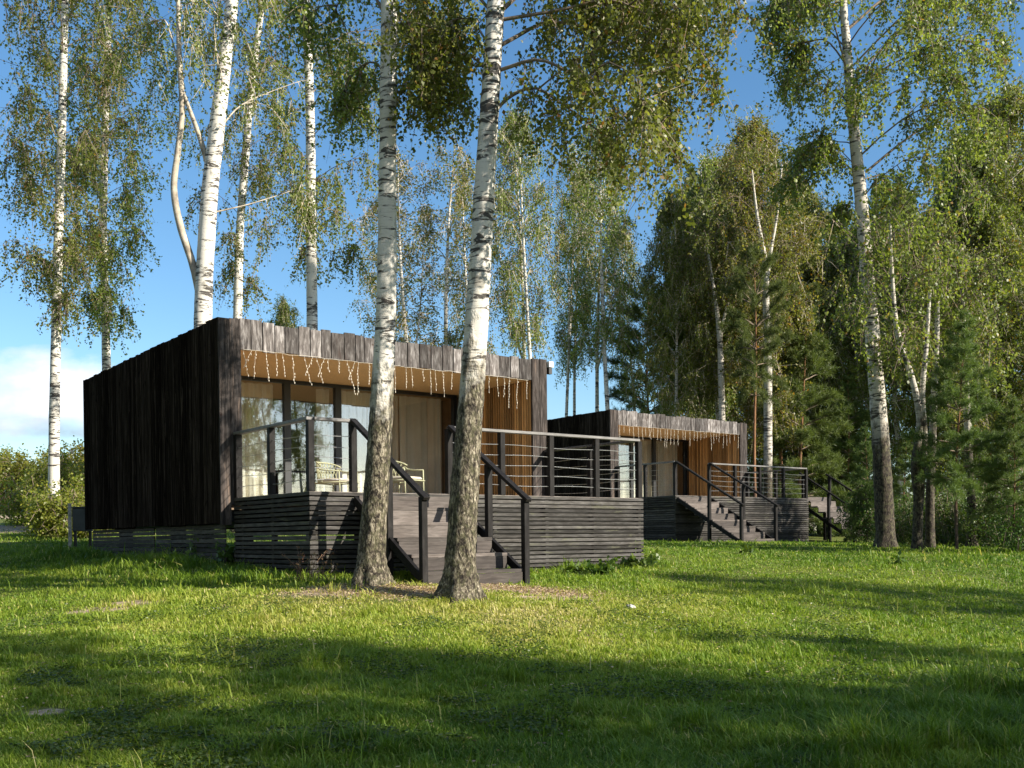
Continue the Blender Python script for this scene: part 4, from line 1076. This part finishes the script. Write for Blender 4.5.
def litter(N):
    r = np.random.default_rng(5); P = []
    q = at(390, 590, 11.9)
    x = np.r_[q[0] + r.normal(0, .55, N), at(540, 592, 12.6)[0] + r.normal(0, .5, N // 2), (r.random(N // 2) * 2 - 1) * 6, r.normal(0, 2.2, N // 2)]
    y = np.r_[q[1] + r.normal(0, .33, N), 12.6 + r.normal(0, .25, N // 2), r.uniform(5, 16, N // 2), r.uniform(5, 12.5, N // 2)]
    cu, cv = local_uv(x, y, CA); k = ~((cu > 0) & (cu < W) & (cv > -DD - .02) & (cv < D)); x, y = x[k], y[k]
    P = np.stack([x, y, hgt(x, y) + r.uniform(.004, .03, len(x))], 1)
    V, Q = leaf_quads(P, .03, r, .8, 0.0); V[:, 2] = np.repeat(P[:, 2], 4) + (V[:, 2] - np.repeat(P[:, 2], 4)) * .35
    o = link('fallen_leaves', np_mesh('fallen_leaves', V, Q, MAT['litter'], np.repeat(r.random(len(P)), 4))); tag(o, 'small fallen leaves scattered round the near birches', None, None, 'stuff')
litter(6500)
def clover(N):
    r = np.random.default_rng(17)
    y0, y1 = 4.7, 17.0; u = r.random(N); y = (y0 ** -1 + u * (y1 ** -1 - y0 ** -1)) ** -1; x = (r.random(N) * 2 - 1) * (.52 * y + .6)
    k = (vnoise(x, y, .8, 31) * .6 + vnoise(x, y, .25, 32) * .4) > .60
    cu, cv = local_uv(x, y, CA); k &= ~((cu > 0) & (cu < W) & (cv > -DD - .05) & (cv < D)); x, y = x[k], y[k]
    P = np.stack([x, y, hgt(x, y) + r.uniform(.02, .055, len(x))], 1)
    V, Q = leaf_quads(P, .026, r, .95, 0.0); V[:, 2] = np.repeat(P[:, 2], 4) + (V[:, 2] - np.repeat(P[:, 2], 4)) * .5
    o = link('clover', np_mesh('clover', V, Q, MAT['weed_leaf'], np.repeat(np.clip(r.random(len(P)) * .8, 0, 1), 4))); tag(o, 'low round leaves of clover in patches of the lawn', None, None, 'stuff')
clover(130000)

# weeds at the deck foot and by the cabin's side
def weed(px, py, Y, label, kind, h, n, group=None, seed=0):
    r = np.random.default_rng(seed + int(px)); q = at(px, py, Y); g = hz(q[0], q[1])
    br = Acc(); lf = Acc()
    for i in range(n):
        az = r.uniform(0, 6.28); L = h * r.uniform(.6, 1.15); o = np.array([r.normal(0, .09), r.normal(0, .07), -.02])
        s = np.linspace(0, 1, 6)[:, None]; ln = r.uniform(.15, .6)
        P = o + s * np.array([0, 0, L]) * (1 - .18 * s) + s ** 1.8 * np.array([math.cos(az), math.sin(az), 0]) * L * ln
        br.add(*tube_np(P, np.linspace(.005, .0018, 6), 4), T=r.random())
        if kind == 'leaf':
            m = 7; t = r.uniform(.25, 1, m) * 5; j = np.minimum(t.astype(int), 4); b = P[j] + (P[j + 1] - P[j]) * (t - j)[:, None]
            V, Q = leaf_quads(b + r.normal(0, .035, b.shape), .11, r, .6, -.1); lf.add(V, Q, np.repeat(r.random(m), 4))
        else:
            m = 9; t = r.uniform(.55, 1, m) * 5; j = np.minimum(t.astype(int), 4); b = P[j] + (P[j + 1] - P[j]) * (t - j)[:, None]
            V, Q = leaf_quads(b + r.normal(0, .015, b.shape), .035, r, .5); lf.add(V, Q, np.repeat(r.random(m), 4))
    mat = MAT['weed_leaf'] if kind == 'leaf' else MAT['dry_stalk']
    return put_tree('weed', [('stem', br.mesh('stem', mat, True)), ('foliage', lf.mesh('foliage', mat, True))], (q[0], q[1], g), label, 'weed', group)
weed(303, 577, 12.7, 'dry reddish stalks arching at the left deck corner', 'dry', .55, 14)
weed(320, 578, 12.6, 'thin dry stalks right of the deck corner', 'dry', .35, 8)
weed(197, 552, 16.3, 'broad leaved dark weed under the side wall of the nearest cabin', 'leaf', .5, 9)
weed(228, 560, 15.4, 'small leafy weed between the side skirt and the deck', 'leaf', .35, 6)
for k, (px, py, Y) in enumerate([(590, 571, 15.3), (612, 569, 16.0), (632, 568, 16.4), (575, 574, 14.7), (652, 566, 17.0), (603, 574, 15.2), (642, 572, 16.2)]):
    weed(px, py, Y, 'low leafy weed in the green strip at the foot of the first deck', 'leaf', .2, 8, 'leafy weeds along the first deck', k)
weed(745, 562, 19.5, 'pale seedling standing in the lawn below the second stair', 'leaf', .2, 3)
weed(904, 566, 17.0, 'pale seedling in the lawn below the big lawn edge birch', 'leaf', .25, 3)
for k, (px, Y, h) in enumerate([(6, 55, 1.3), (18, 54, 1.2), (28, 56, 1.4), (38, 55, 1.1), (12, 52, .9), (45, 52, .8)]):
    weed(px, 520, Y, 'dry tall weed beside the sandy track', 'dry', h, 40, 'dry weeds along the sandy track', k)

# ------------------------------------------------------------------ light and sky
sd = Vector((1.045, -.455, 0.60)).normalized()
sun = bpy.data.lights.new('sun', 'SUN'); sun.energy = 5.0; sun.angle = math.radians(.53); sun.color = (1, .92, .79)
so = bpy.data.objects.new('sun', sun); COL.objects.link(so); so.rotation_euler = sd.to_track_quat('Z', 'Y').to_euler(); so.location = (30, -10, 30)
w = bpy.data.worlds.new('World'); SC.world = w; w.use_nodes = True
nt = w.node_tree; nt.nodes.clear()
out = nt.nodes.new('ShaderNodeOutputWorld'); bg = nt.nodes.new('ShaderNodeBackground'); bg.inputs['Strength'].default_value = .097
sky = nt.nodes.new('ShaderNodeTexSky'); sky.sky_type = 'NISHITA'; sky.sun_disc = False
sky.sun_elevation = math.asin(sd.z); sky.sun_rotation = math.atan2(sd.x, sd.y); sky.air_density = 1.0; sky.dust_density = .4; sky.ozone_density = 3.0
hs = nt.nodes.new('ShaderNodeHueSaturation'); hs.inputs['Saturation'].default_value = 1.16; hs.inputs['Hue'].default_value = .496; hs.inputs['Value'].default_value = 1.0
nt.links.new(sky.outputs[0], hs.inputs['Color'])
# clouds: noise over the direction, thick in a low bank, thin wisps above
tc = nt.nodes.new('ShaderNodeTexCoord'); sep = nt.nodes.new('ShaderNodeSeparateXYZ'); nt.links.new(tc.outputs['Generated'], sep.inputs[0])
def wm(op, a, b=0.0, cl=False):
    n = nt.nodes.new('ShaderNodeMath'); n.operation = op; n.use_clamp = cl
    for v, i in ((a, 0), (b, 1)):
        if isinstance(v, bpy.types.NodeSocket): nt.links.new(v, n.inputs[i])
        else: n.inputs[i].default_value = v
    return n.outputs[0]
mp = nt.nodes.new('ShaderNodeMapping'); mp.inputs['Scale'].default_value = (1, 1, 2.6); mp.inputs['Location'].default_value = (1.3, .2, .1); nt.links.new(tc.outputs['Generated'], mp.inputs['Vector'])
nz = nt.nodes.new('ShaderNodeTexNoise'); nz.inputs['Scale'].default_value = 2.3; nz.inputs['Detail'].default_value = 9; nz.inputs['Roughness'].default_value = .58; nz.inputs['Distortion'].default_value = .25
nt.links.new(mp.outputs['Vector'], nz.inputs['Vector'])
def wramp(f, stops):
    n = nt.nodes.new('ShaderNodeValToRGB')
    while len(n.color_ramp.elements) < len(stops): n.color_ramp.elements.new(.5)
    for e, (p_, c_) in zip(n.color_ramp.elements, stops): e.position = p_; e.color = (*c_, 1) if hasattr(c_, '__len__') else (c_, c_, c_, 1)
    nt.links.new(f, n.inputs['Fac']); return n.outputs['Color']
low = wramp(sep.outputs[2], [(.0, .0), (.075, .0), (.095, .24), (.14, .22), (.19, .0), (1, 0)])
behind = wramp(wm('MULTIPLY', sep.outputs[1], -1.0), [(.1, 0.0), (.5, .16)])
left = wramp(wm('MULTIPLY', sep.outputs[0], -1.0), [(.22, 0.0), (.4, 1.0)])
cl = wm('ADD', nz.outputs['Fac'], wm('ADD', wm('MULTIPLY', low, left), wm('MULTIPLY', behind, 1.0)))
cmask = wramp(cl, [(.64, 0.0), (.75, 1.0)])
nz2 = nt.nodes.new('ShaderNodeTexNoise'); nz2.inputs['Scale'].default_value = 7; nz2.inputs['Detail'].default_value = 6; nt.links.new(mp.outputs['Vector'], nz2.inputs['Vector'])
ccol = wramp(nz2.outputs['Fac'], [(.35, (3.2, 3.5, 4.1)), (.6, (6.0, 6.1, 6.4))])
cb = nt.nodes.new('ShaderNodeMix'); cb.data_type = 'RGBA'; cb.blend_type = 'MULTIPLY'; cb.inputs[0].default_value = 1
nt.links.new(ccol, cb.inputs[6]); nt.links.new(wramp(wm('ADD', sep.outputs[2], wm('MULTIPLY', wm('SUBTRACT', nz2.outputs['Fac'], .5), .05)), [(.085, (.42, .46, .53)), (.115, (1.25, 1.25, 1.25))]), cb.inputs[7]); ccol = cb.outputs[2]
mxn = nt.nodes.new('ShaderNodeMix'); mxn.data_type = 'RGBA'
nt.links.new(cmask, mxn.inputs[0]); nt.links.new(hs.outputs[0], mxn.inputs[6]); nt.links.new(ccol, mxn.inputs[7])
nt.links.new(mxn.outputs[2], bg.inputs['Color']); nt.links.new(bg.outputs[0], out.inputs['Surface'])

print('LEAVES', sum(len(m.polygons) for m in bpy.data.meshes if m.name.startswith(('crown','foliage'))))
vs = SC.view_settings; vs.view_transform = 'Standard'; vs.look = 'None'; vs.exposure = 0.97; vs.gamma = 1
SC.cycles.max_bounces = 10; SC.cycles.transparent_max_bounces = 12; SC.cycles.diffuse_bounces = 6; SC.cycles.glossy_bounces = 3
SC.cycles.use_denoising = True
